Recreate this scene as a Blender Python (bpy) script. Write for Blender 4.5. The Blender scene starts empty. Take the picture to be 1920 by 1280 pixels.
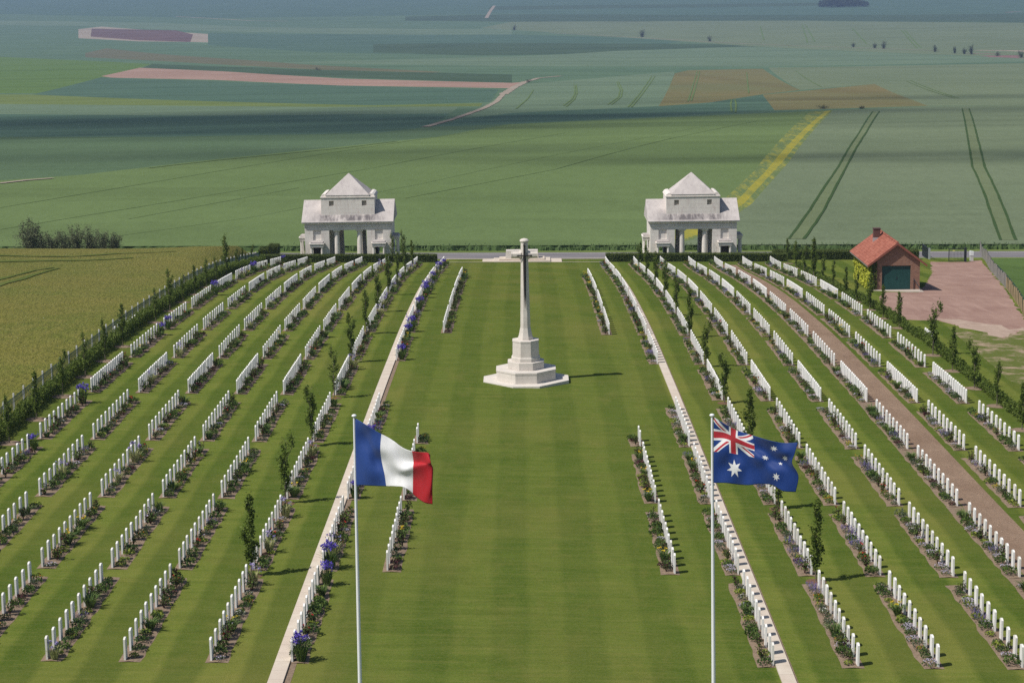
import bpy, math, random
import numpy as np
from mathutils import Vector, Matrix
from mathutils.geometry import delaunay_2d_cdt
rnd = random.Random(7)
C = bpy.data.collections.new('scene'); bpy.context.scene.collection.children.link(C)
PI = math.pi
SKY_STRENGTH, SUN_STRENGTH, EXPOSURE, HAZE_D = .085, 4.7, 0.0, .000135

# ------------------------------------------------------------------ the lie of the land
HC = 23.5                       # height of the camera above the datum
FPX, YH, ROLL, U0 = 3733.0, -35.0, math.radians(0.85), 24.0
PITCH = math.atan((640 - YH) / FPX); YAW = math.atan(U0 / FPX)

def pchip(xs, ys):
    xs = np.array(xs, float); ys = np.array(ys, float)
    h = np.diff(xs); d = np.diff(ys) / h
    m = np.zeros(len(xs)); m[0] = d[0]; m[-1] = d[-1]
    for i in range(1, len(xs) - 1):
        if d[i-1] * d[i] > 0:
            w1 = 2*h[i] + h[i-1]; w2 = h[i] + 2*h[i-1]
            m[i] = (w1 + w2) / (w1 / d[i-1] + w2 / d[i])
    def f(x):
        i = int(np.searchsorted(xs, x) - 1); i = max(0, min(len(xs) - 2, i))
        if x < xs[0]: return float(ys[0] + m[0] * (x - xs[0]))
        t = (x - xs[i]) / h[i]
        return float((2*t**3 - 3*t**2 + 1)*ys[i] + (t**3 - 2*t**2 + t)*h[i]*m[i] + (-2*t**3 + 3*t**2)*ys[i+1] + (t**3 - t**2)*h[i]*m[i+1])
    return f
drop = pchip([20, 66, 89, 113, 125, 137, 149, 160.4, 172, 184.4, 196.3, 203, 207.5, 214, 221, 227, 260, 300, 350, 450, 560, 800, 1100, 1500, 2000, 3000, 4000, 4600, 6200, 9000],
             [23.1, 23.25, 23.5, 23.72, 23.94, 24.2, 24.65, 25.2, 25.95, 27.0, 28.15, 28.73, 29.04, 29.6, 29.74, 29.87, 30.2, 30.7, 31.6, 34.6, 38.6, 46, 53, 60, 66, 64, 48, 36, -4, -60])
cross = pchip([20, 60, 89, 113, 150, 172, 190, 198, 207.5, 227, 300, 500, 9000], [.021, .022, .0254, .0272, .0250, .0255, .022, .0185, .0115, .011, .006, 0, 0])
def ground(x, y):
    xx = max(-90, min(90, x))
    z = HC - drop(y) - cross(y) * xx
    if x < -28.0 and y < 260:    # the standing crop and the hump of the meadow west of the fence
        z += (1.72 + .35 * math.exp(-((x + 29.5) / 6.5) ** 2)) * math.exp(-((y - 200) / (17 if y < 200 else 11)) ** 2) * min(1, (-28.0 - x) / 1.2)
    if y > 240:                 # soft undulation of the plain
        a = min(1, (y - 240) / 400)
        z += a * (1.3 * math.sin(x * .006 + y * .0021) + 1.0 * math.sin(x * .0023 - y * .0034 + 1.7)) * min(1.0, 1500 / y + .25)
    return z

cF0 = Vector((-math.sin(YAW), math.cos(YAW), 0)); cR0 = Vector((math.cos(YAW), math.sin(YAW), 0))
cF = cF0 * math.cos(PITCH) - Vector((0, 0, 1)) * math.sin(PITCH); cU0 = cR0.cross(cF)
cR = cR0 * math.cos(ROLL) - cU0 * math.sin(ROLL); cU = cU0 * math.cos(ROLL) + cR0 * math.sin(ROLL)
CAM = Vector((0, 0, HC))
def ray(px, py):
    return (cF + cR * ((px - 960) / FPX) - cU * ((py - 640) / FPX))
def at(px, py, lift=0.0):
    """the point of the ground that the photograph shows at this pixel"""
    d = ray(px, py); d = d / d.y
    f = lambda y: HC + d.z * y - ground(d.x * y, y) - lift
    y = 40.0
    while y < 8000:
        y2 = y * 1.01
        if f(y2) < 0:
            a, b = y, y2
            for _ in range(30):
                m = (a + b) / 2
                if f(m) > 0: a = m
                else: b = m
            return Vector((d.x * a, a, ground(d.x * a, a)))
        y = y2
    return Vector((d.x * 7000, 7000, ground(d.x * 7000, 7000)))
def on_depth(px, py, y):
    d = ray(px, py); return CAM + d * (y / d.y)
def proj(p):
    v = p - CAM; z = v.dot(cF)
    return 960 + FPX * v.dot(cR) / z, 640 - FPX * v.dot(cU) / z

# ------------------------------------------------------------------ materials
def mat(name, col=None, rough=.85, spec=.25, build=None, metal=0.0):
    m = bpy.data.materials.new(name); m.use_nodes = True
    nt = m.node_tree; b = nt.nodes['Principled BSDF']
    b.inputs['Roughness'].default_value = rough; b.inputs['Specular IOR Level'].default_value = spec
    b.inputs['Metallic'].default_value = metal
    if col: b.inputs['Base Color'].default_value = (*col, 1)
    if build: build(N(nt), b)
    return m
class N:
    def __init__(s, nt):
        s.nt = nt; s._pos = None
    def node(s, t, **kw):
        n = s.nt.nodes.new(t)
        for k, v in kw.items(): setattr(n, k, v)
        return n
    def set(s, sock, v):
        if isinstance(v, bpy.types.NodeSocket): s.nt.links.new(v, sock)
        elif isinstance(v, tuple) and len(v) == 3 and sock.type == 'RGBA': sock.default_value = (*v, 1)
        else: sock.default_value = v
    def pos(s):
        if s._pos is None: s._pos = s.node('ShaderNodeNewGeometry').outputs['Position']
        return s._pos
    def obj(s): return s.node('ShaderNodeTexCoord').outputs['Object']
    def rand(s): return s.node('ShaderNodeObjectInfo').outputs['Random']
    def island(s): return s.node('ShaderNodeNewGeometry').outputs['Random Per Island']
    def sep(s, v):
        n = s.node('ShaderNodeSeparateXYZ'); s.set(n.inputs[0], v); return n.outputs
    def scale(s, v, k):
        n = s.node('ShaderNodeVectorMath', operation='MULTIPLY'); s.set(n.inputs[0], v); n.inputs[1].default_value = k; return n.outputs[0]
    def noise(s, v, sc, det=3, rough=.55):
        n = s.node('ShaderNodeTexNoise'); s.set(n.inputs['Vector'], v)
        n.inputs['Scale'].default_value = sc; n.inputs['Detail'].default_value = det; n.inputs['Roughness'].default_value = rough
        return n.outputs['Fac']
    def ramp(s, f, a, b, c0=0.0, c1=1.0):
        n = s.node('ShaderNodeMapRange'); s.set(n.inputs[0], f)
        n.inputs[1].default_value = a; n.inputs[2].default_value = b; n.inputs[3].default_value = c0; n.inputs[4].default_value = c1
        return n.outputs[0]
    def math(s, op, a, b=0.0, c=None):
        n = s.node('ShaderNodeMath', operation=op); s.set(n.inputs[0], a); s.set(n.inputs[1], b)
        if c is not None: s.set(n.inputs[2], c)
        return n.outputs[0]
    def mix(s, f, a, b, mode='MIX'):
        n = s.node('ShaderNodeMix', data_type='RGBA', blend_type=mode)
        s.set(n.inputs[0], f); s.set(n.inputs[6], a); s.set(n.inputs[7], b); return n.outputs[2]
    def bump(s, b, h, st=.5, dist=.02):
        n = s.node('ShaderNodeBump'); n.inputs['Strength'].default_value = st; n.inputs['Distance'].default_value = dist
        s.set(n.inputs['Height'], h); s.set(b.inputs['Normal'], n.outputs[0])

def lawn_b(n, b):
    p = n.pos(); x, y, z = n.sep(p)
    big = n.noise(n.scale(p, (.10, .045, 1)), 1.0, 4)
    med = n.noise(n.scale(p, (.55, .8, 1)), 1.0, 4)
    streak = n.noise(n.scale(p, (.25, 2.2, 1)), 1.0, 5, .7)
    fine = n.noise(p, 9.0, 3, .7)
    grit = n.noise(p, 38.0, 2, .6)
    warp = n.math('MULTIPLY', n.math('SUBTRACT', n.noise(n.scale(p, (.25, .12, 1)), 1.0, 2), .5), .6)
    st = n.math('SINE', n.math('MULTIPLY', n.math('ADD', x, warp), 2 * PI / 2.8))
    st2 = n.math('SINE', n.math('MULTIPLY', n.math('ADD', n.math('ADD', y, n.math('MULTIPLY', warp, 2.0)), n.math('MULTIPLY', x, .05)), 2 * PI / 3.9))
    st = n.ramp(st, -.30, .30, 0, 1); st2 = n.ramp(st2, -.3, .6, 0, 1)
    c = n.mix(n.ramp(med, .3, .72), (.066, .106, .016), (.100, .140, .025))
    c = n.mix(n.math('MULTIPLY', st, .35), c, (.150, .182, .036))
    c = n.mix(n.ramp(n.noise(n.scale(p, (.8, .35, 1)), .9, 5, .7), .52, .70, 0, .55), c, (.168, .160, .044))
    c = n.mix(n.ramp(n.noise(n.scale(p, (.5, .2, 1)), .7, 5, .7), .50, .66, 0, .5), c, (.044, .082, .012))
    c = n.mix(n.math('MULTIPLY', st2, .14), c, (.152, .172, .040))
    c = n.mix(n.ramp(streak, .40, .70, 0, .55), c, (.046, .078, .011))
    c = n.mix(n.ramp(n.noise(n.scale(p, (.35, 3.0, 1)), 1.3, 4, .7), .5, .72, 0, .5), c, (.180, .170, .050))
    c = n.mix(n.ramp(big, .48, .75, 0, .6), c, (.190, .166, .050))
    c = n.mix(n.ramp(fine, .38, .72, 0, .5), c, (.165, .172, .046))
    c = n.mix(n.ramp(grit, .46, .70, 0, .7), c, (.040, .066, .009))
    c = n.mix(n.ramp(n.math('ABSOLUTE', x), 6.6, 8.4, .20, .72), c, n.mix(1.0, c, n.mix(st, (.82, .89, .80), (1.24, 1.20, 1.14)), 'MULTIPLY'))
    n.set(b.inputs['Base Color'], c)
    n.bump(b, n.math('ADD', fine, grit), .35, .03)
LAWN = mat('lawn', rough=1, spec=0, build=lawn_b)

def soil_b(n, b):
    p = n.pos(); f = n.noise(p, 7, 5, .7); g = n.noise(p, 34, 3, .7)
    c = n.mix(n.ramp(f, .3, .7), (.170, .122, .086), (.305, .226, .162))
    c = n.mix(n.ramp(g, .5, .7, 0, .6), c, (.14, .105, .075))
    n.set(b.inputs['Base Color'], c); n.bump(b, n.math('ADD', f, g), .5, .04)
SOIL = mat('soil', rough=1, spec=.05, build=soil_b)
def bark_b(n, b):
    p = n.pos(); g = n.noise(p, 22, 4, .7)
    n.set(b.inputs['Base Color'], n.mix(n.ramp(g, .35, .7), (.10, .050, .032), (.24, .15, .10))); n.bump(b, g, .8, .03)
MULCH = mat('mulch', rough=1, spec=.05, build=bark_b)
def track_b(n, b):
    p = n.pos(); f = n.noise(n.scale(p, (1, .5, 1)), .8, 5, .65); g = n.noise(p, 6, 5, .75); h = n.noise(p, 30, 3, .7)
    c = n.mix(n.ramp(f, .3, .7), (.225, .148, .102), (.310, .215, .152))
    c = n.mix(n.ramp(g, .45, .7, 0, .6), c, (.145, .100, .070)); c = n.mix(n.ramp(h, .5, .8, 0, .5), c, (.38, .30, .22))
    n.set(b.inputs['Base Color'], c); n.bump(b, n.math('ADD', g, h), .8, .05)
TRACK = mat('bark_track', rough=1, spec=.05, build=track_b)
def drive_b(n, b):
    p = n.pos(); f = n.noise(p, .32, 5, .6); g = n.noise(p, 3, 5, .7); h = n.noise(p, 18, 2, .6)
    s = n.noise(n.scale(p, (1.3, .16, 1)), 1, 4)
    c = n.mix(n.ramp(f, .3, .7), (.245, .148, .120), (.335, .218, .175))
    c = n.mix(n.ramp(s, .5, .72, 0, .5), c, (.40, .27, .22)); c = n.mix(n.ramp(g, .5, .75, 0, .4), c, (.20, .12, .10))
    c = n.mix(n.ramp(h, .55, .75, 0, .3), c, (.45, .34, .28))
    n.set(b.inputs['Base Color'], c); n.bump(b, g, .5, .04)
DRIVE = mat('red_gravel', rough=1, spec=.05, build=drive_b)
def worn_b(n, b):
    p = n.pos(); f = n.noise(p, .55, 5, .7); g = n.noise(p, 6, 4, .7)
    c = n.mix(n.ramp(f, .48, .62), (.10, .125, .026), (.34, .25, .18)); c = n.mix(n.ramp(g, .4, .8, 0, .5), c, (.13, .12, .05))
    n.set(b.inputs['Base Color'], c); n.bump(b, g, .6, .04)
WORN = mat('worn_turf', rough=1, spec=.05, build=worn_b)
def paleedge_b(n, b):
    p = n.pos(); f = n.noise(p, 1.2, 5, .7)
    n.set(b.inputs['Base Color'], n.mix(n.ramp(f, .3, .7), (.30, .21, .165), (.44, .34, .27)))
PALEDIRT = mat('pale_dirt', rough=1, spec=.05, build=paleedge_b)

def meadow_b(n, b):
    p = n.pos(); big = n.noise(p, .09, 4); med = n.noise(n.scale(p, (1.0, .55, 1)), .9, 5, .7); f = n.noise(n.scale(p, (2.2, .8, 1)), 2.2, 4, .75); g = n.noise(p, 9, 2, .6)
    c = n.mix(n.ramp(big, .35, .65), (.128, .160, .026), (.190, .178, .036))
    c = n.mix(n.ramp(med, .42, .65, 0, .7), c, (.250, .220, .058)); c = n.mix(n.ramp(f, .5, .68, 0, .85), c, (.052, .066, .012)); c = n.mix(n.ramp(g, .5, .72, 0, .55), c, (.21, .20, .068))
    c = n.mix(n.ramp(n.sep(p)[1], 120, 200, 0, .55), c, n.mix(n.ramp(f, .4, .7), (.19, .172, .055), (.12, .125, .034)))
    n.set(b.inputs['Base Color'], c); n.bump(b, n.math('ADD', f, med), 1, .3)
MEADOW = mat('meadow', rough=1, spec=.05, build=meadow_b)

def field(name, ca, cb, ang=None, width=30, amp=.3, sc=.02):
    def bd(n, b):
        p = n.pos(); f = n.noise(n.scale(p, (1, .5, 1)), sc, 5, .6); g = n.noise(n.scale(p, (1, .35, 1)), .45, 4, .75); k = n.noise(n.scale(p, (1, .45, 1)), 3.0, 2, .7)
        c = n.mix(n.ramp(f, .32, .68), ca, cb)
        if ang is not None:
            x, y, z = n.sep(p); t = n.math('ADD', n.math('MULTIPLY', x, math.cos(ang)), n.math('MULTIPLY', y, math.sin(ang)))
            t = n.math('ADD', t, n.math('MULTIPLY', f, width * .9))
            s = n.math('SINE', n.math('MULTIPLY', t, 2 * PI / width)); s2 = n.math('SINE', n.math('MULTIPLY', t, 2 * PI / (width * 2.7)))
            c = n.mix(n.ramp(n.math('ADD', s, s2), .2, 1.6, 0, amp), c, tuple(v * .55 for v in ca))
        w = n.noise(n.scale(p, (.0035, .034, 1)), 1.0, 5, .62); c = n.mix(n.ramp(w, .50, .70, 0, .55), c, tuple(v * .66 for v in ca)); c = n.mix(n.ramp(n.noise(n.scale(p, (.004, .05, 1)), 1.3, 3, .6), .54, .72, 0, .45), c, tuple(v * 1.2 for v in cb))
        c = n.mix(n.ramp(g, .42, .75, 0, .36), c, tuple(v * .66 for v in ca)); c = n.mix(n.ramp(k, .4, .75, 0, .34), c, tuple(min(1, v * 1.35) for v in cb))
        n.set(b.inputs['Base Color'], c)
    return mat(name, rough=1, spec=.05, build=bd)
FM = {
 'green':  field('green_crop', (0.103, 0.149, 0.053), (0.120, 0.167, 0.063), 1.25, 24, .16),
 'wheat':  field('grey_green_wheat', (0.118, 0.152, 0.086), (0.143, 0.175, 0.104), None, 24, .2),
 'wheat2': field('pale_wheat', (0.106, 0.156, 0.097), (0.132, 0.182, 0.114), 1.45, 60, .25),
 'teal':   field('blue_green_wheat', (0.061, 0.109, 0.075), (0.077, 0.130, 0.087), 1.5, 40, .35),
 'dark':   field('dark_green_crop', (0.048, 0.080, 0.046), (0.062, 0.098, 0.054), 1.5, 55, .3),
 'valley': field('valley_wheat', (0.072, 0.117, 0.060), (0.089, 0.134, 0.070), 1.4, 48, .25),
 'bright': field('bright_green_crop', (0.083, 0.141, 0.038), (0.103, 0.161, 0.047), 1.4, 60, .3),
 'olive':  field('olive_crop', (0.108, 0.108, 0.063), (0.134, 0.128, 0.073), 1.5, 30, .2),
 'lime':   field('yellow_green_crop', (0.114, 0.152, 0.048), (0.135, 0.170, 0.054), 1.5, 50, .2),
 'orange': field('ripening_crop', (0.165, 0.132, 0.056), (0.128, 0.136, 0.062), 0.1, 36, .3, .012),
 'red':    field('bare_red_soil', (0.273, 0.172, 0.133), (0.337, 0.224, 0.179), 1.5, 25, .3),
 'purple': field('purple_soil', (0.108, 0.065, 0.061), (0.151, 0.091, 0.085), 1.5, 14, .6),
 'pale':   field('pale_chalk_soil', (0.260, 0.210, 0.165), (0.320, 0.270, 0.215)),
 'tram':   field('tramline', (0.036, 0.066, 0.022), (0.050, 0.084, 0.030)),
 'tramfill': field('tramline_middle', (.116, .146, .072), (.138, .166, .088)),
 'meadowtrack': field('meadow_track', (.072, .098, .020), (.105, .125, .030), None, 10, .3, .3),
 'plain':  field('plain_wheat', (0.079, 0.132, 0.077), (0.098, 0.153, 0.090), 1.5, 46, .3),
 'line':  field('faint_crop_line', (0.097, 0.146, 0.050), (0.113, 0.162, 0.059)),
 'verge':  field('verge_grass', (0.108, 0.149, 0.041), (0.144, 0.180, 0.050)),
 'cropside': field('crop_side', (.070, .115, .038), (.100, .150, .055)),
 'rightcrop': field('young_green_crop', (0.065, 0.111, 0.029), (0.090, 0.140, 0.038), 0.3, 3, .3),
 'heather': field('reddish_scrub', (0.176, 0.096, 0.104), (0.224, 0.136, 0.120)),
}
def rape_b(n, b):
    p = n.pos(); f = n.noise(n.scale(p, (.9, .12, 1)), .6, 5, .7); g = n.noise(n.scale(p, (1, .14, 1)), 2.4, 3, .7)
    c = n.mix(n.ramp(n.math('ADD', f, n.math('MULTIPLY', g, .5)),   .38, .92), (.120, .155, .055), (.310, .268, .036))
    n.set(b.inputs['Base Color'], c)
FM['yellow'] = mat('yellow_rapeseed', rough=1, spec=.05, build=rape_b)
def rape2_b(n, b):
    p = n.pos(); f = n.noise(n.scale(p, (.9, .12, 1)), .6, 5, .7); g = n.noise(n.scale(p, (1, .14, 1)), 2.4, 3, .7)
    c = n.mix(n.ramp(n.math('ADD', f, n.math('MULTIPLY', g, .5)),   .70, 1.15), (.108, .150, .060), (.400, .335, .035))
    n.set(b.inputs['Base Color'], c)
FM['yellowthin'] = mat('scattered_rapeseed', rough=1, spec=.05, build=rape2_b)
def road_b(n, b):
    p = n.pos(); f = n.noise(n.scale(p, (.3, 3, 1)), .5, 4); g = n.noise(p, 8, 3)
    c = n.mix(n.ramp(f, .3, .7), (.150, .140, .150), (.225, .205, .205)); c = n.mix(n.ramp(g, .4, .8, 0, .4), c, (.10, .097, .105))
    n.set(b.inputs['Base Color'], c)
ROAD = mat('asphalt', rough=.9, spec=.2, build=road_b)
PAINT = mat('road_paint', (.62, .60, .57), .8)

def stone_b(light, dark, amt, sc=1.0, moss=0.0, courses=False):
    def bd(n, b):
        p = n.pos(); f = n.noise(p, .9 * sc, 5, .65); g = n.noise(n.scale(p, (1, 1, .35)), 3.5 * sc, 5, .7); h = n.noise(p, 26, 2)
        c = n.mix(n.ramp(f, .3, .7), light, tuple(v * .86 for v in light))
        c = n.mix(n.ramp(g, .52, .74, 0, amt), c, dark); c = n.mix(n.ramp(h, .5, .8, 0, .18), c, tuple(v * .75 for v in light))
        if moss: c = n.mix(n.ramp(n.noise(p, 1.5, 6, .75), .5, .62, 0, moss), c, (.075, .068, .075))
        if courses:
            z = n.sep(n.obj())[2]; j = n.math('ABSOLUTE', n.math('SUBTRACT', n.math('FRACT', n.math('MULTIPLY', z, 2.4)), .5)); c = n.mix(n.ramp(j, .44, .48, 0, .35), c, dark)
            c = n.mix(n.ramp(n.noise(n.scale(p, (1, 1, .12)), 1.6, 5, .7), .5, .75, 0, .5), c, tuple(v * .62 for v in light))
        n.set(b.inputs['Base Color'], c); n.bump(b, h, .2, .01)
    return bd
HEAD = mat('portland_stone', rough=.8, spec=.2, build=stone_b((.80, .775, .74), (.60, .56, .50), .35))
def head_b(n, b):
    p = n.pos(); g = n.noise(n.scale(p, (4, 4, 1.4)), 2, 4, .7); r = n.rand()
    c = n.mix(n.ramp(g, .45, .8, 0, .35), (.80, .78, .75), (.62, .575, .51)); c = n.mix(n.math('MULTIPLY', n.math('POWER', r, 2.0), .55), c, (.60, .56, .49))
    n.set(b.inputs['Base Color'], c)
HEAD1 = mat('headstone_stone', rough=.8, spec=.2, build=head_b)
LIME = mat('weathered_limestone', rough=.9, spec=.15, build=stone_b((.76, .71, .655), (.44, .325, .30), .6, 1.0, 0, True))
def roof_b(n, b):
    p = n.pos(); o = n.obj(); x, y, z = n.sep(o); f = n.noise(p, .9, 5, .65); g = n.noise(n.scale(p, (1.6, .6, .6)), 1.7, 6, .75); h = n.noise(p, 9, 3)
    c = n.mix(n.ramp(f, .3, .7), (.53, .485, .46), (.43, .39, .37)); c = n.mix(n.ramp(g, .50, .68, 0, .6), c, (.30, .265, .265)); c = n.mix(n.ramp(h, .52, .75, 0, .4), c, (.33, .295, .29))
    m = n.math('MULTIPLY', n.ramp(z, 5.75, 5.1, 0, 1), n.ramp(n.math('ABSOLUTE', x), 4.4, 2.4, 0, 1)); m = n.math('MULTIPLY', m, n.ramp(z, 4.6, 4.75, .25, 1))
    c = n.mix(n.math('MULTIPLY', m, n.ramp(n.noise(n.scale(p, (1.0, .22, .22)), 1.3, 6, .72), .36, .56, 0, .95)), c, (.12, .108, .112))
    n.set(b.inputs['Base Color'], c)
LIMER = mat('lichened_roof_stone', rough=.95, spec=.1, build=roof_b)
CROSSM = mat('cross_stone', rough=.85, spec=.2, build=stone_b((.66, .605, .545), (.47, .41, .36), .55, 1.0, 0, True))
def kerb_b(n, b):
    p = n.pos(); x, y, z = n.sep(p); f = n.noise(p, 1.3, 5, .7); h = n.noise(p, 20, 3)
    j = n.math('ABSOLUTE', n.math('SUBTRACT', n.math('FRACT', n.math('MULTIPLY', y, 1 / .9)), .5))
    t = n.noise(n.scale(p, (.01, 1.11, 1)), 1.0, 0)
    c = n.mix(n.ramp(f, .3, .7), (.52, .445, .36), (.62, .55, .46)); c = n.mix(n.ramp(h, .5, .8, 0, .3), c, (.40, .33, .26))
    c = n.mix(n.ramp(t, .4, .62, 0, .35), c, (.50, .40, .33)); c = n.mix(n.ramp(j, .485, .495, 0, .7), c, (.22, .17, .13))
    n.set(b.inputs['Base Color'], c); n.bump(b, h, .2, .01)
KERB = mat('kerb_stone', rough=.9, spec=.15, build=kerb_b)
BRONZE = mat('bronze', (.022, .018, .016), .5, .4)
DARKDOOR = mat('dark_door', (.060, .042, .040), .8)
WHITEP = mat('white_paint', (.78, .79, .80), .35, .5)
LOUVRE = mat('louvre_stone', (.33, .30, .26), .9)
GREYP = mat('grey_metal', (.45, .46, .47), .5, .4, metal=.3)
POSTC = mat('concrete_post', rough=.9, build=stone_b((.60, .59, .56), (.40, .40, .38), .4))
WOOD = mat('weathered_wood', rough=.95, spec=.1, build=stone_b((.25, .235, .215), (.12, .11, .10), .7, 3))
WOODN = mat('newer_wood', rough=.95, spec=.1, build=stone_b((.34, .26, .155), (.22, .16, .095), .6, 3))
GREENM = mat('green_metal', (.012, .050, .045), .5, .4)
IRON = mat('dark_iron', (.020, .026, .030), .5, .4)
BRICKY = None
def brick_b(n, b):
    p = n.obj(); x, y, z = n.sep(p)
    v = n.node('ShaderNodeCombineXYZ'); n.set(v.inputs[0], n.math('ADD', x, y)); n.set(v.inputs[1], z)
    t = n.node('ShaderNodeTexBrick'); n.set(t.inputs['Vector'], v.outputs[0]); t.inputs['Scale'].default_value = 1
    t.inputs['Brick Width'].default_value = .23; t.inputs['Row Height'].default_value = .078; t.inputs['Mortar Size'].default_value = .011; t.inputs['Bias'].default_value = -.1
    t.inputs['Color1'].default_value = (.205, .082, .053, 1); t.inputs['Color2'].default_value = (.295, .135, .085, 1); t.inputs['Mortar'].default_value = (.30, .235, .185, 1)
    f = n.noise(n.pos(), 1.4, 5, .7)
    n.set(b.inputs['Base Color'], n.mix(n.ramp(f, .45, .8, 0, .45), t.outputs[0], (.17, .10, .075)))
BRICK = mat('red_brick', rough=.95, spec=.1, build=brick_b)
def tile_b(n, b):
    p = n.obj(); x, y, z = n.sep(p); r = n.island(); f = n.noise(n.pos(), .9, 5, .7); g = n.noise(n.pos(), 9, 3)
    c = n.mix(r, (.245, .078, .052), (.345, .128, .088)); c = n.mix(n.ramp(f, .5, .75, 0, .5), c, (.27, .105, .075)); c = n.mix(n.ramp(g, .55, .75, 0, .35), c, (.56, .27, .17))
    n.set(b.inputs['Base Color'], c)
TILE = mat('red_roof_tile', rough=.9, spec=.15, build=tile_b)
def door_b(n, b):
    p = n.obj(); x, y, z = n.sep(p); s = n.math('FRACT', n.math('MULTIPLY', x, 8.0)); s = n.math('ABSOLUTE', n.math('SUBTRACT', s, .5))
    f = n.noise(n.pos(), 3, 4)
    n.set(b.inputs['Base Color'], n.mix(n.ramp(s, .44, .48, 0, .6), n.mix(n.ramp(f, .3, .7), (.008, .048, .043), (.014, .066, .058)), (.004, .02, .02)))
GDOOR = mat('green_door', rough=.55, spec=.35, build=door_b)

def leaf(name, a, bcol, rough=.6, tr=.25):
    m = bpy.data.materials.new(name); m.use_nodes = True; nt = m.node_tree; b = nt.nodes['Principled BSDF']; n = N(nt)
    b.inputs['Roughness'].default_value = rough; b.inputs['Specular IOR Level'].default_value = .2
    c = n.mix(n.island(), a, bcol); c = n.mix(n.math('MULTIPLY', n.rand(), .35), c, tuple(v * .75 for v in a))
    n.set(b.inputs['Base Color'], c)
    t = n.node('ShaderNodeBsdfTranslucent'); n.set(t.inputs[0], c); mx = n.node('ShaderNodeMixShader'); mx.inputs[0].default_value = tr
    nt.links.new(b.outputs[0], mx.inputs[1]); nt.links.new(t.outputs[0], mx.inputs[2]); nt.links.new(mx.outputs[0], nt.nodes['Material Output'].inputs[0])
    return m
L = {
 'horn': leaf('hornbeam_leaf', (.088, .132, .016), (.165, .220, .038), tr=0.38),
 'hornl': leaf('hornbeam_leaf_light', (.110, .155, .026), (.180, .225, .048)),
 'hedge': leaf('hedge_leaf', (.060, .086, .016), (.125, .155, .034), tr=.1),
 'ivy': leaf('ivy_leaf', (.42, .45, .035), (.58, .59, .09)),
 'ivyd': leaf('ivy_leaf_dark', (.070, .105, .020), (.16, .20, .03)),
 'rose': leaf('rose_leaf', (.044, .058, .020), (.110, .095, .042)),
 'mid': leaf('mid_leaf', (.062, .112, .020), (.140, .205, .040)),
 'dark': leaf('dark_leaf', (0.028, 0.056, 0.018), (0.062, 0.102, 0.03)),
 'lime': leaf('lime_leaf', (0.19, 0.24, 0.026), (0.3, 0.34, 0.055)),
 'grey': leaf('grey_leaf', (.095, .115, .075), (.170, .185, .130)),
 'burg': leaf('burgundy_leaf', (0.055, 0.018, 0.022), (0.12, 0.04, 0.044)),
 'blade': leaf('iris_blade', (0.07, 0.125, 0.028), (0.16, 0.22, 0.058)),
 'varieg': leaf('variegated_blade', (.270, .290, .110), (.440, .430, .210)),
 'violet': leaf('violet_petal', (.100, .070, .420), (.190, .130, .560)),
 'lilac': leaf('lilac_petal', (.300, .250, .500), (.420, .360, .580)),
 'palelil': leaf('pale_lilac_petal', (.440, .390, .520), (.620, .570, .650)),
 'catm': leaf('catmint_petal', (.130, .105, .270), (.210, .170, .370)),
 'redp': leaf('red_petal', (.420, .020, .015), (.560, .050, .030)),
 'yelp': leaf('yellow_petal', (.620, .420, .020), (.700, .540, .060)),
 'orap': leaf('orange_petal', (.600, .220, .020), (.650, .330, .040)),
 'whitep': leaf('white_petal', (.560, .540, .500), (.680, .660, .620)),
 'bush': leaf('bush_leaf', (.110, .132, .062), (.210, .228, .120), tr=0.35),
 'far': leaf('far_leaf', (0.018, 0.03, 0.018), (0.038, 0.055, 0.028)),
 'grassb': leaf('crop_blade', (.10, .155, .06), (.16, .22, .09)),
}
TRUNK = mat('trunk_bark', rough=.95, spec=.1, build=stone_b((.16, .135, .105), (.08, .065, .05), .7, 3))

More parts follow.
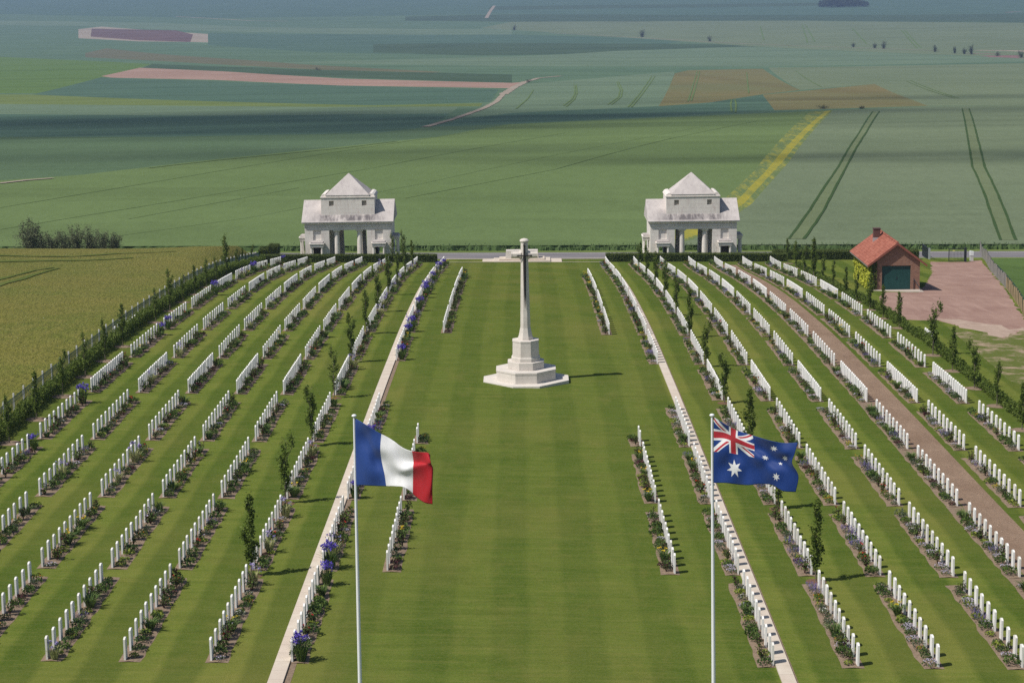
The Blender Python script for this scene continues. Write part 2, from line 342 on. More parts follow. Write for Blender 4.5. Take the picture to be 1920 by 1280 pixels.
# ------------------------------------------------------------------ mesh helpers
class MB:
    def __init__(s): s.v = []; s.f = []; s.m = []; s.mats = []
    def mi(s, m):
        if m not in s.mats: s.mats.append(m)
        return s.mats.index(m)
    def face(s, pts, m):
        i = len(s.v); s.v.extend([tuple(p) for p in pts]); s.f.append(tuple(range(i, i + len(pts)))); s.m.append(s.mi(m))
    def poly(s, vs, fs, m):
        i = len(s.v); s.v.extend([tuple(p) for p in vs]); k = s.mi(m)
        for f in fs: s.f.append(tuple(a + i for a in f)); s.m.append(k)
    def box(s, x0, x1, y0, y1, z0, z1, m):
        s.poly([(x0,y0,z0),(x1,y0,z0),(x1,y1,z0),(x0,y1,z0),(x0,y0,z1),(x1,y0,z1),(x1,y1,z1),(x0,y1,z1)],
               [(3,2,1,0),(4,5,6,7),(0,1,5,4),(1,2,6,5),(2,3,7,6),(3,0,4,7)], m)
    def prism(s, lo, hi, m):
        k = len(lo); s.poly(list(lo) + list(hi), [tuple(range(k - 1, -1, -1)), tuple(range(k, 2*k))] + [(i, (i+1) % k, k + (i+1) % k, k + i) for i in range(k)], m)
    def tube(s, p, q, r0, r1, m, k=8):
        p = Vector(p); q = Vector(q); a = (q - p).normalized(); u = a.orthogonal().normalized(); w = a.cross(u)
        s.prism([p + (u*math.cos(2*PI*i/k) + w*math.sin(2*PI*i/k))*r0 for i in range(k)], [q + (u*math.cos(2*PI*i/k) + w*math.sin(2*PI*i/k))*r1 for i in range(k)], m)
    def lathe(s, c, prof, m, k=16):
        for i in range(len(prof) - 1):
            (r0, z0), (r1, z1) = prof[i], prof[i+1]
            s.prism([(c[0]+r0*math.cos(2*PI*j/k), c[1]+r0*math.sin(2*PI*j/k), c[2]+z0) for j in range(k)], [(c[0]+r1*math.cos(2*PI*j/k), c[1]+r1*math.sin(2*PI*j/k), c[2]+z1) for j in range(k)], m)
    def leafq(s, c, size, m, R=rnd, up=.3):
        n = Vector((R.gauss(0, 1), R.gauss(0, 1), R.gauss(0, 1) + up)).normalized(); u = n.orthogonal().normalized(); a = R.random() * 6.28
        w = n.cross(u); uu = u * math.cos(a) + w * math.sin(a); ww = n.cross(uu); c = Vector(c); l = size * R.uniform(.7, 1.25)
        s.face([c - uu*l*.55, c + ww*l*.32 + n*l*.08, c + uu*l*.55, c - ww*l*.32 + n*l*.08], m)
    def blade(s, c, az, lean, h, w, m, R=rnd):
        d = Vector((math.cos(az), math.sin(az), 0)); t = Vector((-math.sin(az), math.cos(az), 0)); c = Vector(c); up = Vector((0, 0, 1))
        p1 = c + d*lean*h*.4 + up*h*.62; p2 = c + d*lean*h + up*h*(1 - .3*lean)
        s.face([c - t*w, c + t*w, p1 + t*w*.9, p1 - t*w*.9], m); s.face([p1 - t*w*.9, p1 + t*w*.9, p2], m)
    def mesh(s, name, smooth=False):
        me = bpy.data.meshes.new(name); me.from_pydata(s.v, [], s.f)
        for m in s.mats: me.materials.append(m)
        me.polygons.foreach_set('material_index', s.m)
        if smooth: me.polygons.foreach_set('use_smooth', [True] * len(s.f))
        me.update(); return me
    def build(s, name, parent=None, smooth=False, loc=None, bevel=0):
        o = bpy.data.objects.new(name, s.mesh(name, smooth)); C.objects.link(o)
        if parent: o.parent = parent
        if loc is not None: o.location = loc
        if bevel:
            b = o.modifiers.new('bevel', 'BEVEL'); b.width = bevel; b.segments = 2; b.limit_method = 'ANGLE'
        return o
def tag(o, label, cat=None, group=None, kind=None):
    o['label'] = label
    if cat: o['category'] = cat
    if group: o['group'] = group
    if kind: o['kind'] = kind
    return o
def empty(name, loc, rz=0):
    o = bpy.data.objects.new(name, None); C.objects.link(o); o.location = loc; o.rotation_euler = (0, 0, rz); o.empty_display_size = .2; return o
def copy_tree(o, parent=None):
    c = o.copy(); C.objects.link(c); c.parent = parent
    for ch in list(o.children): copy_tree(ch, c)
    return c
ORD = ['first','second','third','fourth','fifth','sixth','seventh','eighth','ninth','tenth','eleventh','twelfth','thirteenth','fourteenth','fifteenth','sixteenth','seventeenth','eighteenth','nineteenth','twentieth','twenty-first','twenty-second','twenty-third','twenty-fourth']

# ------------------------------------------------------------------ ground made of exact outlines
def inside(p, poly):
    x, y = p; r = False; n = len(poly)
    for i in range(n):
        x1, y1 = poly[i]; x2, y2 = poly[(i+1) % n]
        if (y1 > y) != (y2 > y) and x < (x2 - x1) * (y - y1) / (y2 - y1) + x1: r = not r
    return r
def carve(boundary, grid, patches, default, lift=0.0):
    """split a region into patches that share exact borders; patches later in the list win"""
    pts, edges = [], []
    def ring(pl):
        i = len(pts); n = 0
        for a in range(len(pl)):
            p, q = pl[a], pl[(a+1) % len(pl)]; d = math.hypot(q[0]-p[0], q[1]-p[1]); k = max(1, min(40, int(d / max(4, .05 * p[1]))))
            for j in range(k):
                pts.append(Vector((p[0] + (q[0]-p[0])*j/k, p[1] + (q[1]-p[1])*j/k))); n += 1
        edges.extend([(i + j, i + (j+1) % n) for j in range(n)])
    ring(boundary)
    for nm, pl, m, lab in patches: ring(pl)
    pts.extend(Vector(g) for g in grid if inside(g, boundary))
    vs, es, fs, *_ = delaunay_2d_cdt(pts, edges, [], 0, 1e-4)
    groups = {}
    for f in fs:
        cx = sum(vs[i].x for i in f) / 3; cy = sum(vs[i].y for i in f) / 3
        if not inside((cx, cy), boundary): continue
        k = -1
        for i in range(len(patches) - 1, -1, -1):
            if inside((cx, cy), patches[i][1]): k = i; break
        groups.setdefault(k, []).append(f)
    for k, fl in groups.items():
        nm, m, lab = (default if k < 0 else (patches[k][0], patches[k][2], patches[k][3]))
        idx = {}; mb = MB(); mb.mi(m)
        for f in fl:
            g = []
            for i in f:
                if i not in idx: idx[i] = len(mb.v); mb.v.append((vs[i].x, vs[i].y, ground(vs[i].x, vs[i].y) + lift))
                g.append(idx[i])
            mb.f.append(tuple(g)); mb.m.append(0)
        o = mb.build(nm, smooth=True); tag(o, lab, None, None, 'structure')
def px2(pl): return [tuple(at(x, y).xy) for x, y in pl]
def ragged(pl, a=.22, st=.7, seed=1):
    R = random.Random(seed); out = []
    for i in range(len(pl)):
        p, q = pl[i], pl[(i+1) % len(pl)]; d = math.hypot(q[0]-p[0], q[1]-p[1]); k = max(1, int(d / st))
        for j in range(k): out.append((p[0] + (q[0]-p[0])*j/k + R.gauss(0, a), p[1] + (q[1]-p[1])*j/k + R.gauss(0, a * 1.6)))
    return out
def ribbon(name, pxs, w0, w1, m, label, lift=.03, wav=0.0):
    ps = [at(x, y) for x, y in pxs] if len(pxs[0]) == 2 else [Vector(p) for p in pxs]
    out = []
    for i in range(len(ps) - 1):
        n = max(2, min(60, int((ps[i+1] - ps[i]).length / 5)))
        out += [ps[i].lerp(ps[i+1], j / n) for j in range(n)]
    out.append(ps[-1]); mb = MB(); mb.mi(m); k = len(out)
    for i, p in enumerate(out):
        a = out[max(0, i-1)]; b = out[min(k-1, i+1)]; d = (b - a); d.z = 0; d.normalize(); t = Vector((-d.y, d.x, 0)); w = (w0 + (w1 - w0) * i / (k - 1)) / 2
        for sgn in (1, -1):
            q = p + t * (w * sgn * (1 + rnd.uniform(-wav, wav))); mb.v.append((q.x, q.y, ground(q.x, q.y) + lift))
        if i: mb.f.append((2*i-2, 2*i-1, 2*i+1, 2*i)); mb.m.append(0)
    o = mb.build(name, smooth=True); tag(o, label, None, None, 'structure'); return o

YCROP = 221.6
# -- near ground: lawn, meadow, drive, right hand crop
fence_r = [at(1838, 473), at(1862, 505), at(1893, 548), at(1921, 592)]
fr_d = (fence_r[3] - fence_r[0]); 
fr_near = fence_r[3] + fr_d.normalized() * ((fence_r[3].y - 31) / -fr_d.normalized().y)
XL = -28.0
near_b = [(-140, 30), (190, 30), (190, 212.6), (-140, 212.6)]
near_grid = [(-28.6, y) for y in range(33, 212, 3)] + [(-29.3, y) for y in range(34, 212, 3)] + [(x + (y % 2) * 1.5, y) for x in range(-138, 190, 4) for y in range(31, 213, 4)]
drive_px = [(1744,491),(1812,491),(1838,488),(1860,512),(1893,556),(1921,600),(1930,612),(1880,634),(1850,622),(1800,612),(1757,600),(1700,600),(1655,585),(1648,560),(1655,548),(1724,548),(1738,528),(1749,512)]
patches = [
 ('meadow', [(-140, 30), (XL, 30), (XL, 211), (-30, 212.5), (-140, 212.5)], MEADOW, 'rough brownish green meadow beyond the left boundary hedge'),
 ('field', [(fr_near.x, fr_near.y), (fence_r[0].x + .3, fence_r[0].y), (fence_r[0].x + .3, 212.5), (189, 212.5), (189, fr_near.y)], FM['rightcrop'], 'bright green young crop to the right of the post fence'),
 ('worn_turf', px2([(1775,612),(1835,625),(1925,612),(1960,640),(1960,740),(1890,712),(1868,690),(1825,655)]), WORN, 'worn turf with bare dirt patches below the red gravel yard'),
 ('drive', ragged(px2(drive_px), .10), DRIVE, 'red gravel drive and yard beside the brick shed'),
 ('dirt', ragged(px2([(1880,634),(1850,623),(1800,613),(1765,603),(1757,598),(1800,600),(1850,606),(1890,615),(1928,613),(1905,620)]), .3), PALEDIRT, 'pale scuffed dirt along the near edge of the red gravel yard'),
 ('track', [(20.55, 30), (22.0, 30), (22.05, 203.0), (20.5, 203.4), (20.45, 110)], TRACK, 'brown bark path between two headstone rows on the right'),
]
# the bark path keeps clear of both beds
patches[-1] = ('track', [(20.02, 30), (21.72, 30), (21.75, 120), (21.85, 203.0), (20.1, 203.4), (20.0, 110)], TRACK, 'brown bark path between two headstone rows on the right')
carve(near_b, near_grid, patches, ('lawn', LAWN, 'mown striped green lawn of the war cemetery'))

# -- road strip
def strip(name, x0, x1, y0, y1, m, label, lift=0.0, n=60):
    mb = MB(); mb.mi(m)
    for i in range(n + 1):
        x = x0 + (x1 - x0) * i / n
        for y in (y0, y1): mb.v.append((x, y, ground(x, y) + lift))
        if i: mb.f.append((2*i-2, 2*i, 2*i+1, 2*i-1)); mb.m.append(0)
    return tag(mb.build(name, smooth=True), label, None, None, 'structure')
strip('verge', -140, 190, 212.6, 213.9, FM['verge'], 'grass verge along the near side of the road')
strip('road', -140, 190, 213.9, 219.8, ROAD, 'grey asphalt road crossing behind the cemetery')
for y, w in ((215.6, .12), (217.3, .14), (218.9, .1)): strip('road_marking', -140, 190, y, y + w, PAINT, 'pale line painted along the grey road', .006)
strip('far_verge', -140, 190, 219.8, YCROP, FM['verge'], 'grass verge along the far side of the road')

# -- far fields
far_b = [(-75, YCROP), (75, YCROP), (3600, 7600), (-3600, 7600)]
far_b = [(-140, YCROP), (190, YCROP), (4200, 7600), (-4200, 7600)]
fg = []; y = YCROP + 6
while y < 7600:
    hw = 160 + (y - 220) * .5; n = 30
    fg += [(-hw + 2 * hw * i / n, y + (i % 2) * y * .01) for i in range(n + 1)]
    y *= 1.035
P = [
 ('field', [(-900,-30),(2600,-30),(2600,200),(1560,211),(970,237),(-900,264)], 'plain', 'blue green wheat covering the middle of the plain'),
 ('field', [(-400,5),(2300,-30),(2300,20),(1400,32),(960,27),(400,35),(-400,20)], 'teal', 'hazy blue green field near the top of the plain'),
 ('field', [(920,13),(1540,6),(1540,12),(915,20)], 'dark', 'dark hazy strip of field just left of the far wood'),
 ('field', [(-300,36),(300,44),(480,52),(960,56),(960,68),(400,60),(150,50),(-300,46)], 'wheat2', 'pale strip of wheat above the purple soil patch'),
 ('field', [(760,32),(960,28),(1500,30),(2300,20),(2300,48),(1500,40),(960,42),(760,40)], 'dark', 'dark green strip below the far wood'),
 ('field', [(147,56),(190,51),(390,65),(390,81),(355,80),(260,79),(147,73)], 'pale', 'pale chalk soil at the ends of the purple patch'),
 ('field', [(172,55),(330,58),(362,66),(357,80),(262,77),(170,70)], 'purple', 'purple brown ploughed patch on the far plain'),
 ('field', [(390,64),(960,66),(1300,76),(1150,97),(960,106),(600,100),(390,86)], 'teal', 'blue green field right of the purple soil patch'),
 ('field', [(700,84),(960,82),(1500,85),(1400,90),(1100,103),(900,106),(700,100)], 'dark', 'dark blue green strip below the far line of bushes'),
 ('field', [(960,108),(1160,97),(1400,89),(1930,112),(1930,117),(1440,127),(960,126),(500,120)], 'wheat2', 'pale wheat band crossing the middle of the plain'),
 ('field', [(960,42),(1500,40),(2300,48),(2300,120),(1900,110),(1400,88),(1040,62),(900,54)], 'wheat', 'grey green wheat field behind the line of bushes'),
 ('field', [(160,101),(200,92),(560,122),(830,137),(790,140),(600,133),(380,121),(160,109)], 'olive', 'long olive brown strip on the left of the plain'),
 ('field', [(-400,102),(0,108),(285,122),(100,178),(-400,175)], 'bright', 'bright green field at the left edge of the plain'),
 ('field', [(285,122),(600,133),(960,142),(960,158),(600,146),(265,130)], 'dark', 'dark green strip just above the red soil strip'),
 ('field', [(190,145),(262,129),(420,136),(650,150),(960,158),(985,156),(955,168),(640,163),(400,152),(210,148)], 'red', 'long strip of bare reddish soil'),
 ('field', [(60,180),(190,147),(640,163),(935,170),(920,195),(700,201),(300,190)], 'teal', 'striped blue green field below the red soil strip'),
 ('field', [(-400,178),(60,180),(300,190),(700,201),(905,197),(900,203),(600,204),(200,200),(-400,192)], 'lime', 'thin yellow green strip of crop'),
 ('field', [(-400,192),(200,200),(600,204),(860,204),(845,217),(400,221),(-400,212)], 'wheat2', 'pale wheat strip above the shaded valley'),
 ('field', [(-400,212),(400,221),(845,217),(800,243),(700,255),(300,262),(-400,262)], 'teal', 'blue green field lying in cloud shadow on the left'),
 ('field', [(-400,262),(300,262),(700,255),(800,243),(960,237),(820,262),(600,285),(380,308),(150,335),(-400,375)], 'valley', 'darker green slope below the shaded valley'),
 ('field', [(985,160),(1265,136),(1237,203),(960,218),(860,225),(905,203),(945,178)], 'wheat2', 'pale wheat field with curved tramlines'),
 ('field', [(960,216),(1237,203),(1430,181),(1452,211),(1300,219),(970,237),(800,243),(870,228)], 'teal', 'blue green field below the curved tramlines'),
 ('field', [(1440,129),(2300,110),(2300,198),(1740,203),(1640,160),(1500,172)], 'wheat', 'grey green field to the right of the ripening crop'),
 ('field', [(1265,140),(1290,134),(1430,131),(1500,172),(1430,180),(1330,196),(1235,203)], 'orange', 'larger orange tinted field of ripening crop'),
 ('field', [(1430,181),(1640,160),(1740,203),(1570,208),(1452,211)], 'orange', 'smaller orange tinted field above the yellow strip'),
 ('field', [(1558,211),(1740,204),(2300,196),(2900,500),(1240,475),(1300,458),(1402,388),(1470,310)], 'wheat', 'grey green wheat field right of the yellow strip'),
 ('field', [(1520,213),(1562,211),(1478,312),(1410,390),(1330,446),(1270,466),(1225,462),(1280,432),(1352,388),(1412,330)], 'yellowthin', 'thin scatter of yellow flowers fringing the yellow strip'),
 ('field', [(1547,213),(1558,211),(1466,312),(1397,388),(1320,446),(1275,460),(1262,456),(1300,432),(1378,388),(1434,330)], 'yellow', 'diagonal strip of yellow rapeseed flowers behind right pavilion'),
]
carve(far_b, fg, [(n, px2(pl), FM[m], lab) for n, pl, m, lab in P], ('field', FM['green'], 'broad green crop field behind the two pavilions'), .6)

# crop standing at the roadside: its ragged front face and loose blades on top
mb = MB(); mb.mi(FM['cropside']); mb.mi(L['grassb']); xs = np.arange(-140, 190.01, .5)
for i, x in enumerate(xs):
    x = float(x); z = ground(x, YCROP); yy = YCROP + rnd.uniform(-.25, .05)
    mb.v += [(x, yy, z - .05), (x, yy + .15, z + .55 + rnd.uniform(-.05, .07)), (x, YCROP + 1.2, z + .55)]
    if i: a = 3 * i; mb.f += [(a - 3, a, a + 1, a - 2), (a - 2, a + 1, a + 2, a - 1)]; mb.m += [0, 0]
R2 = random.Random(3)
for i in range(3500):
    x = R2.uniform(-27, 75); d = abs(R2.gauss(0, .9)); z = ground(x, YCROP + d)
    mb.blade((x, YCROP + d - .3, z + R2.uniform(0, .45)), R2.random() * 6.28, R2.uniform(.1, .5), R2.uniform(.28, .5), R2.uniform(.03, .06), L['grassb'])
tag(mb.build('crop_edge'), 'tall ragged edge of the crop standing along the road', None, None, 'stuff')

# tramlines and farm tracks
def tram(pxs, w, lab): ribbon('tramline', pxs, w, w, FM['tram'], lab, .66, .25)
for pl, lab in (([(1479,458),(1520,400),(1545,360),(1572,320),(1588,290),(1610,256),(1636,214)], 'left line of the leftmost dark wheel tracks in the wheat'),
                ([(1507,458),(1543,406),(1570,352),(1588,318),(1602,290),(1624,254),(1649,213)], 'right line of the leftmost dark wheel tracks in the wheat'),
                ([(1876,460),(1858,410),(1845,370),(1823,320),(1815,270),(1804,208)], 'left line of the rightmost dark wheel tracks in the wheat'),
                ([(1904,460),(1886,410),(1868,366),(1846,320),(1834,270),(1817,208)], 'right line of the rightmost dark wheel tracks in the wheat')):
    tram(pl, .36, lab)
for pl in ([(1493,458),(1532,403),(1558,356),(1580,319),(1595,290),(1617,255),(1642.5,213.5)], [(1890,460),(1872,410),(1856,368),(1834.5,320),(1824.5,270),(1810.5,208)]):
    ribbon('tramline', pl, 1.5, 1.5, FM['tramfill'], 'greener strip of wheat between a pair of dark wheel tracks', .63, .1)
for k, pl in enumerate(([(968,208),(990,188),(1000,172)], [(1057,202),(1072,190),(1078,178),(1078,162)], [(1062,204),(1077,190),(1082,178),(1081,162)], [(1140,200),(1160,185),(1163,172),(1156,156)], [(1147,200),(1165,185),(1167,172),(1160,156)],
     [(1178,205),(1200,178),(1222,145)], [(1184,205),(1207,176),(1228,145)], [(1290,194),(1300,160),(1307,136)], [(1296,193),(1306,160),(1312,136)], [(1372,215),(1370,200),(1372,190)], [(1379,216),(1380,200),(1378,190)], [(1404,178),(1400,138)],
     [(1540,166),(1512,150),(1492,135)], [(1700,155),(1740,172),(1790,188)], [(1706,153),(1748,171),(1798,188)],
     [(1432,76),(1425,50)], [(1514,82),(1504,48)], [(1528,80),(1510,48)], [(1625,84),(1597,54)], [(1720,92),(1690,58)], [(1728,92),(1696,58)])):
    ribbon('tramline', pl, .55 if pl[0][1] > 120 else 1.5, .55 if pl[0][1] > 120 else 1.5, FM['line'], 'faint wheel tracks on the plain, number %s from the left among the distant ones' % ORD[k] if False else 'thin dark wheel track in a distant field', .7)
for pl, w in (([(0,398),(300,347),(640,290),(900,250)], .5), ([(0,440),(330,385),(700,322),(1060,255)], .45), ([(200,455),(480,415),(800,350),(1180,270),(1330,240)], .28), ([(760,380),(1040,325),(1260,265),(1420,232)], .45), ([(240,420),(560,360)], .4),
              ([(280,322),(400,308),(520,296),(640,284),(742,271)], 1.6), ([(0,264),(300,263),(600,258),(760,246)], 1.2)):
    ribbon('crop_line', pl, w * .45, w * .45, FM['line'], 'faint darker line running across the broad green crop', .66, .3)
for pl, w, lab in (([(798,243),(850,228),(905,208),(930,195),(945,178)], 2.0, 'pale dirt farm track climbing between the fields'), ([(944,180),(965,166),(985,156)], 3.6, 'wide pale bend of the dirt farm track'), ([(985,156),(1010,149),(1052,145)], 3.0, 'far end of the dirt farm track'),
                   ([(912,35),(918,24),(927,12)], 6, 'pale dirt track near the top of the plain'), ([(330,32),(400,36),(470,40),(540,41)], 6, 'thin pale track at the upper left of the plain'), ([(1030,63),(1400,84),(1600,91),(1760,97)], 2.5, 'pale track beside the line of bushes'), ([(0,352),(50,346),(100,342)], 1.2, 'short pale track at the left of the plain')):
    ribbon('dirt_track', pl, w, w, FM['pale'], lab, .72, .2)
for pl, w0, w1, m, lab in (([(-60,478),(60,481),(140,481),(225,476),(330,471)], .8, .4, FM['meadowtrack'], 'upper dark furrow across the crest of the meadow'), ([(-60,491),(60,490),(160,489),(250,484)], 1.0, .5, FM['meadowtrack'], 'lower dark furrow across the crest of the meadow'),
                   ([(-20,527),(30,517),(70,507),(100,502)], .7, .3, FM['meadowtrack'], 'upper green wheel track in the meadow'), ([(-20,540),(40,524),(85,510),(110,503)], .8, .4, FM['meadowtrack'], 'lower green wheel track in the meadow')):
    ribbon('meadow_track', pl, w0, w1, m, lab, .06, .8)
ribbon('dirt_track', [(1800,95),(1850,104),(1935,113)], 22, 30, FM['heather'], 'reddish scrubby strip at the right of the plain', .6, .3)
ribbon('dirt_track', [(1830,96),(1900,97),(1935,99)], 14, 14, FM['pale'], 'pale bare strip at the right of the plain', .65, .3)
ribbon('dirt_track', [(1820,26),(1870,25),(1915,23)], 12, 12, FM['heather'], 'thin reddish strip at the far right of the plain', .65, .3)

# ------------------------------------------------------------------ rows of headstones
ROWX = dict(L7=-25.12, L6=-22.37, L5=-19.5, L4=-16.69, L3=-13.99, L2=-10.99, L1=-8.21, IL=-5.63, IR=5.9, R1=8.46, R2=11.39, R3=14.15, R4=17.07, R5=19.75, R6=22.65, R7=25.51)
PY = {0: 54.6, 1: 66.0, 2: 77.2, 3: 88.8, 4: 100.6, 5: 113.0, 6: 125.0, 7: 136.9, 8: 148.7, 9: 160.4, 10: 172.0, 11: 184.2, 12: 196.0}
def rowname(r):
    side = 'left' if r[0] == 'L' or r == 'IL' else 'right'
    if r[0] == 'I': return 'short row inside the %s path' % side
    k = int(r[1])
    return 'row beside the %s path' % side if k == 1 else '%s row %s of %s path' % (ORD[k - 2], side, side)
PLOTN = {1: 'nearest group', 2: 'second group', 3: 'third group', 4: 'fourth group', 5: 'fifth group'}
def plots(r):
    out = []
    for p in range(1, 13):
        n, pitch = 10, 1.0
        if r in ('IL', 'IR'):
            if p == 4: n = 2
            elif p not in (2, 3, 7, 8, 9, 10): continue
        elif r in ('L1', 'R1') and p == 5: continue
        elif p in (5, 9) and r not in ('L1', 'R1', 'IL', 'IR'): n, pitch = (17, .57) if p == 5 else (18, .53)
        elif p == 12: n, pitch = 9, 1.0
        out.append((p, n, pitch))
    return out
def headstone_mb(t=.069, w=.32, h=.83):
    mb = MB(); k = 8; lo = []; pr = [(-w/2, -.05)] + [(-w/2 + w*i/k, h - .055 * (2*i/k - 1)**2) for i in range(k + 1)] + [(w/2, -.05)]
    c = .006
    A = [(-t/2, y, z) for y, z in pr]; B = [(t/2, y, z) for y, z in pr]
    mb.prism(A, B, HEAD1); return mb
stone_list = []
for r, X in ROWX.items():
    for p, n, pitch in plots(r):
        for i in range(n):
            y = PY[p] + i * pitch + rnd.uniform(-.03, .03); x = X + rnd.uniform(-.012, .012)
            if r[0] == 'L' and p == 1 and False: continue
            stone_list.append((r, p, i, n, x, y))
def vis(x, y, m=6):
    px, py = proj(Vector((x, y, ground(x, y) + .4))); return -m < px < 1920 + m and -m < py < 1280 + m
edge_stones = [s for s in stone_list if not vis(s[4], s[5]) and vis(s[4], s[5], 420)]   # just outside the frame
stone_list = [s for s in stone_list if vis(s[4], s[5])]
stone_list.sort(key=lambda s: s[5])
near_s, far_s = stone_list[:300], stone_list[300:]
sme = headstone_mb().mesh('headstone')
# when a group runs out of the frame its stones are told from the far end
cut = {}
for r, p, i, n, x, y in stone_list: cut[(r, p)] = min(cut.get((r, p), 99), i)
def stone_ord(r, p, i, n):
    return (ORD[i], 'near') if cut[(r, p)] == 0 else (ORD[n - 1 - i], 'far')
for r, p, i, n, x, y in near_s:
    o = bpy.data.objects.new('headstone', sme); C.objects.link(o); o.location = (x, y, ground(x, y) - rnd.uniform(0, .03)); o.rotation_euler = (rnd.gauss(0, .004), rnd.gauss(0, .006), rnd.gauss(0, .02))
    od, end = stone_ord(r, p, i, n)
    tag(o, 'white headstone, %s from %s end, %s, %s' % (od, end, PLOTN[p], rowname(r)), 'headstone', 'white headstones standing in rows')
def merge(name, items):
    """items: (mesh, location, rotz, scale) -> one mesh"""
    mb = MB()
    for me, loc, rz, sc in items:
        c, s = math.cos(rz), math.sin(rz); base = len(mb.v)
        co = np.empty(len(me.vertices) * 3, np.float32); me.vertices.foreach_get('co', co); co = co.reshape(-1, 3) * sc
        X = co[:, 0]*c - co[:, 1]*s + loc[0]; Y = co[:, 0]*s + co[:, 1]*c + loc[1]; Z = co[:, 2] + loc[2]
        mb.v.extend(zip(X.tolist(), Y.tolist(), Z.tolist()))
        ms = [mb.mi(m) for m in me.materials]
        for pl in me.polygons: mb.f.append(tuple(v + base for v in pl.vertices)); mb.m.append(ms[pl.material_index])
    return mb.build(name)
items = [(sme, (x, y, ground(x, y)), rnd.gauss(0, .015), 1) for r, p, i, n, x, y in far_s + edge_stones]
# two little groups standing apart beside the boundary hedges
for (a, b, n) in (((216.5, 634), (229, 616), 5), ((240.5, 624), (246, 612), 4), ((1735, 636), (1746, 646), 5)):
    A, B = at(*a), at(*b)
    for i in range(n):
        q = A.lerp(B, i / (n - 1)); q.x = A.x + (B.x - A.x) * i / (n - 1) * .25; items.append((sme, (q.x, q.y, ground(q.x, q.y)), 0, 1))
tag(merge('far_headstones', items), 'many white headstones of the farther groups standing in long rows', 'headstones', None, 'stuff')

# ------------------------------------------------------------------ flower beds and their plants
def bed(r, p, n, pitch):
    X = ROWX[r]; s = 1 if X < 0 else -1; y0 = PY[p] - .32; y1 = PY[p] + (n - 1) * pitch + .75
    xi, xo = X - s * .2, X + s * .56; mb = MB(); mb.mi(SOIL); k = max(2, int((y1 - y0) / .6))
    if r == 'L1': xi = X - .05
    if r == 'R1': xi = X + .05
    for i in range(k + 1):
        y = y0 + (y1 - y0) * i / k; a = rnd.uniform(-.06, .06)
        for x, dz in ((xi, .004), ((xi + xo) / 2, .035), (xo + a, .004)): mb.v.append((x, y, ground(x, y) + dz))
        if i: b = 3 * i; fs = [(b - 3, b - 2, b + 1, b), (b - 2, b - 1, b + 2, b + 1)]; mb.f += [f if s > 0 else f[::-1] for f in fs]; mb.m += [0, 0]
    o = mb.build('flower_bed', smooth=True)
    tag(o, 'bare earth bed of %s group, %s' % (ORD[p - 1], rowname(r)), None, None, 'structure')
def P_leafy(R, h, w, leafm, n, size, bloom=None, nb=0, bs=.05, flat=False):
    a = MB(); b = MB()
    for i in range(n):
        t = R.random(); az = R.random() * 6.28; rr = w * math.sqrt(R.random()) * (1 - .35 * t * t if not flat else 1); z = h * (t if not flat else .25 + .75 * t * (1 - (rr / w) ** 2 * .7))
        a.leafq((rr*math.cos(az), rr*math.sin(az), .03 + z * .92), size, leafm[0] if R.random() < .7 else leafm[-1], R)
    for i in range(nb):
        az = R.random() * 6.28; rr = w * math.sqrt(R.random()) * .95; z = h * (1.02 - .35 * (rr / w) ** 2)
        for k in range(2): b.leafq((rr*math.cos(az) + R.gauss(0, .012), rr*math.sin(az) + R.gauss(0, .012), z + R.uniform(-.02, .04)), bs, bloom, R, 1.2)
    return a, b
def P_rose(R, bloom):
    a = MB(); b = MB()
    for k in range(6):
        az = R.random() * 6.28; l = R.uniform(.08, .2); h = R.uniform(.34, .58); tip = Vector((l*math.cos(az), l*math.sin(az), h)); a.tube((0, 0, 0), tip, .012, .006, L['burg'], 4)
        for j in range(17):
            t = R.uniform(.3, 1.05); a.leafq(tip * t + Vector((R.gauss(0, .05), R.gauss(0, .05), R.gauss(0, .03))), .085, L['mid'] if R.random() < .5 else (L['burg'] if R.random() < .3 else L['rose']), R)
        if bloom and R.random() < .55:
            for q in range(3): b.leafq(tip + Vector((R.gauss(0, .015), R.gauss(0, .015), .03)), .08, bloom, R, 1)
    return a, b
def P_iris(R, blade, bloom, n=44, nb=9, h=.62):
    a = MB(); b = MB()
    for i in range(n):
        az = R.random() * 6.28; q = .13 * math.sqrt(R.random()); a.blade((q*math.cos(az), q*math.sin(az), 0), az + R.gauss(0, .5), R.uniform(.15, .75), h * R.uniform(.7, 1.1), .022, blade, R)
    for i in range(nb):
        az = R.random() * 6.28; q = .27 * math.sqrt(R.random()); top = Vector((q*math.cos(az), q*math.sin(az), h * R.uniform(.98, 1.32))); b.tube((top.x*.4, top.y*.4, .1), top, .007, .006, L['blade'], 3)
        for k in range(7): b.leafq(top + Vector((R.gauss(0, .035), R.gauss(0, .035), R.gauss(0, .045))), .095, bloom, R)
    return a, b
def P_blades(R, blade, bloom, n, nb, h, lean=(.4, 1.0)):
    a = MB(); b = MB()
    for i in range(n):
        az = R.random() * 6.28; q = .09 * math.sqrt(R.random()); a.blade((q*math.cos(az), q*math.sin(az), 0), az, R.uniform(*lean), h * R.uniform(.75, 1.15), .018, blade, R)
    for i in range(nb):
        az = R.random() * 6.28; q = .2 * R.random(); t = Vector((q*math.cos(az), q*math.sin(az), h * R.uniform(.85, 1.1)))
        for k in range(3): b.leafq(t + Vector((R.gauss(0, .02), R.gauss(0, .02), 0)), .08, bloom, R, 1)
    return a, b
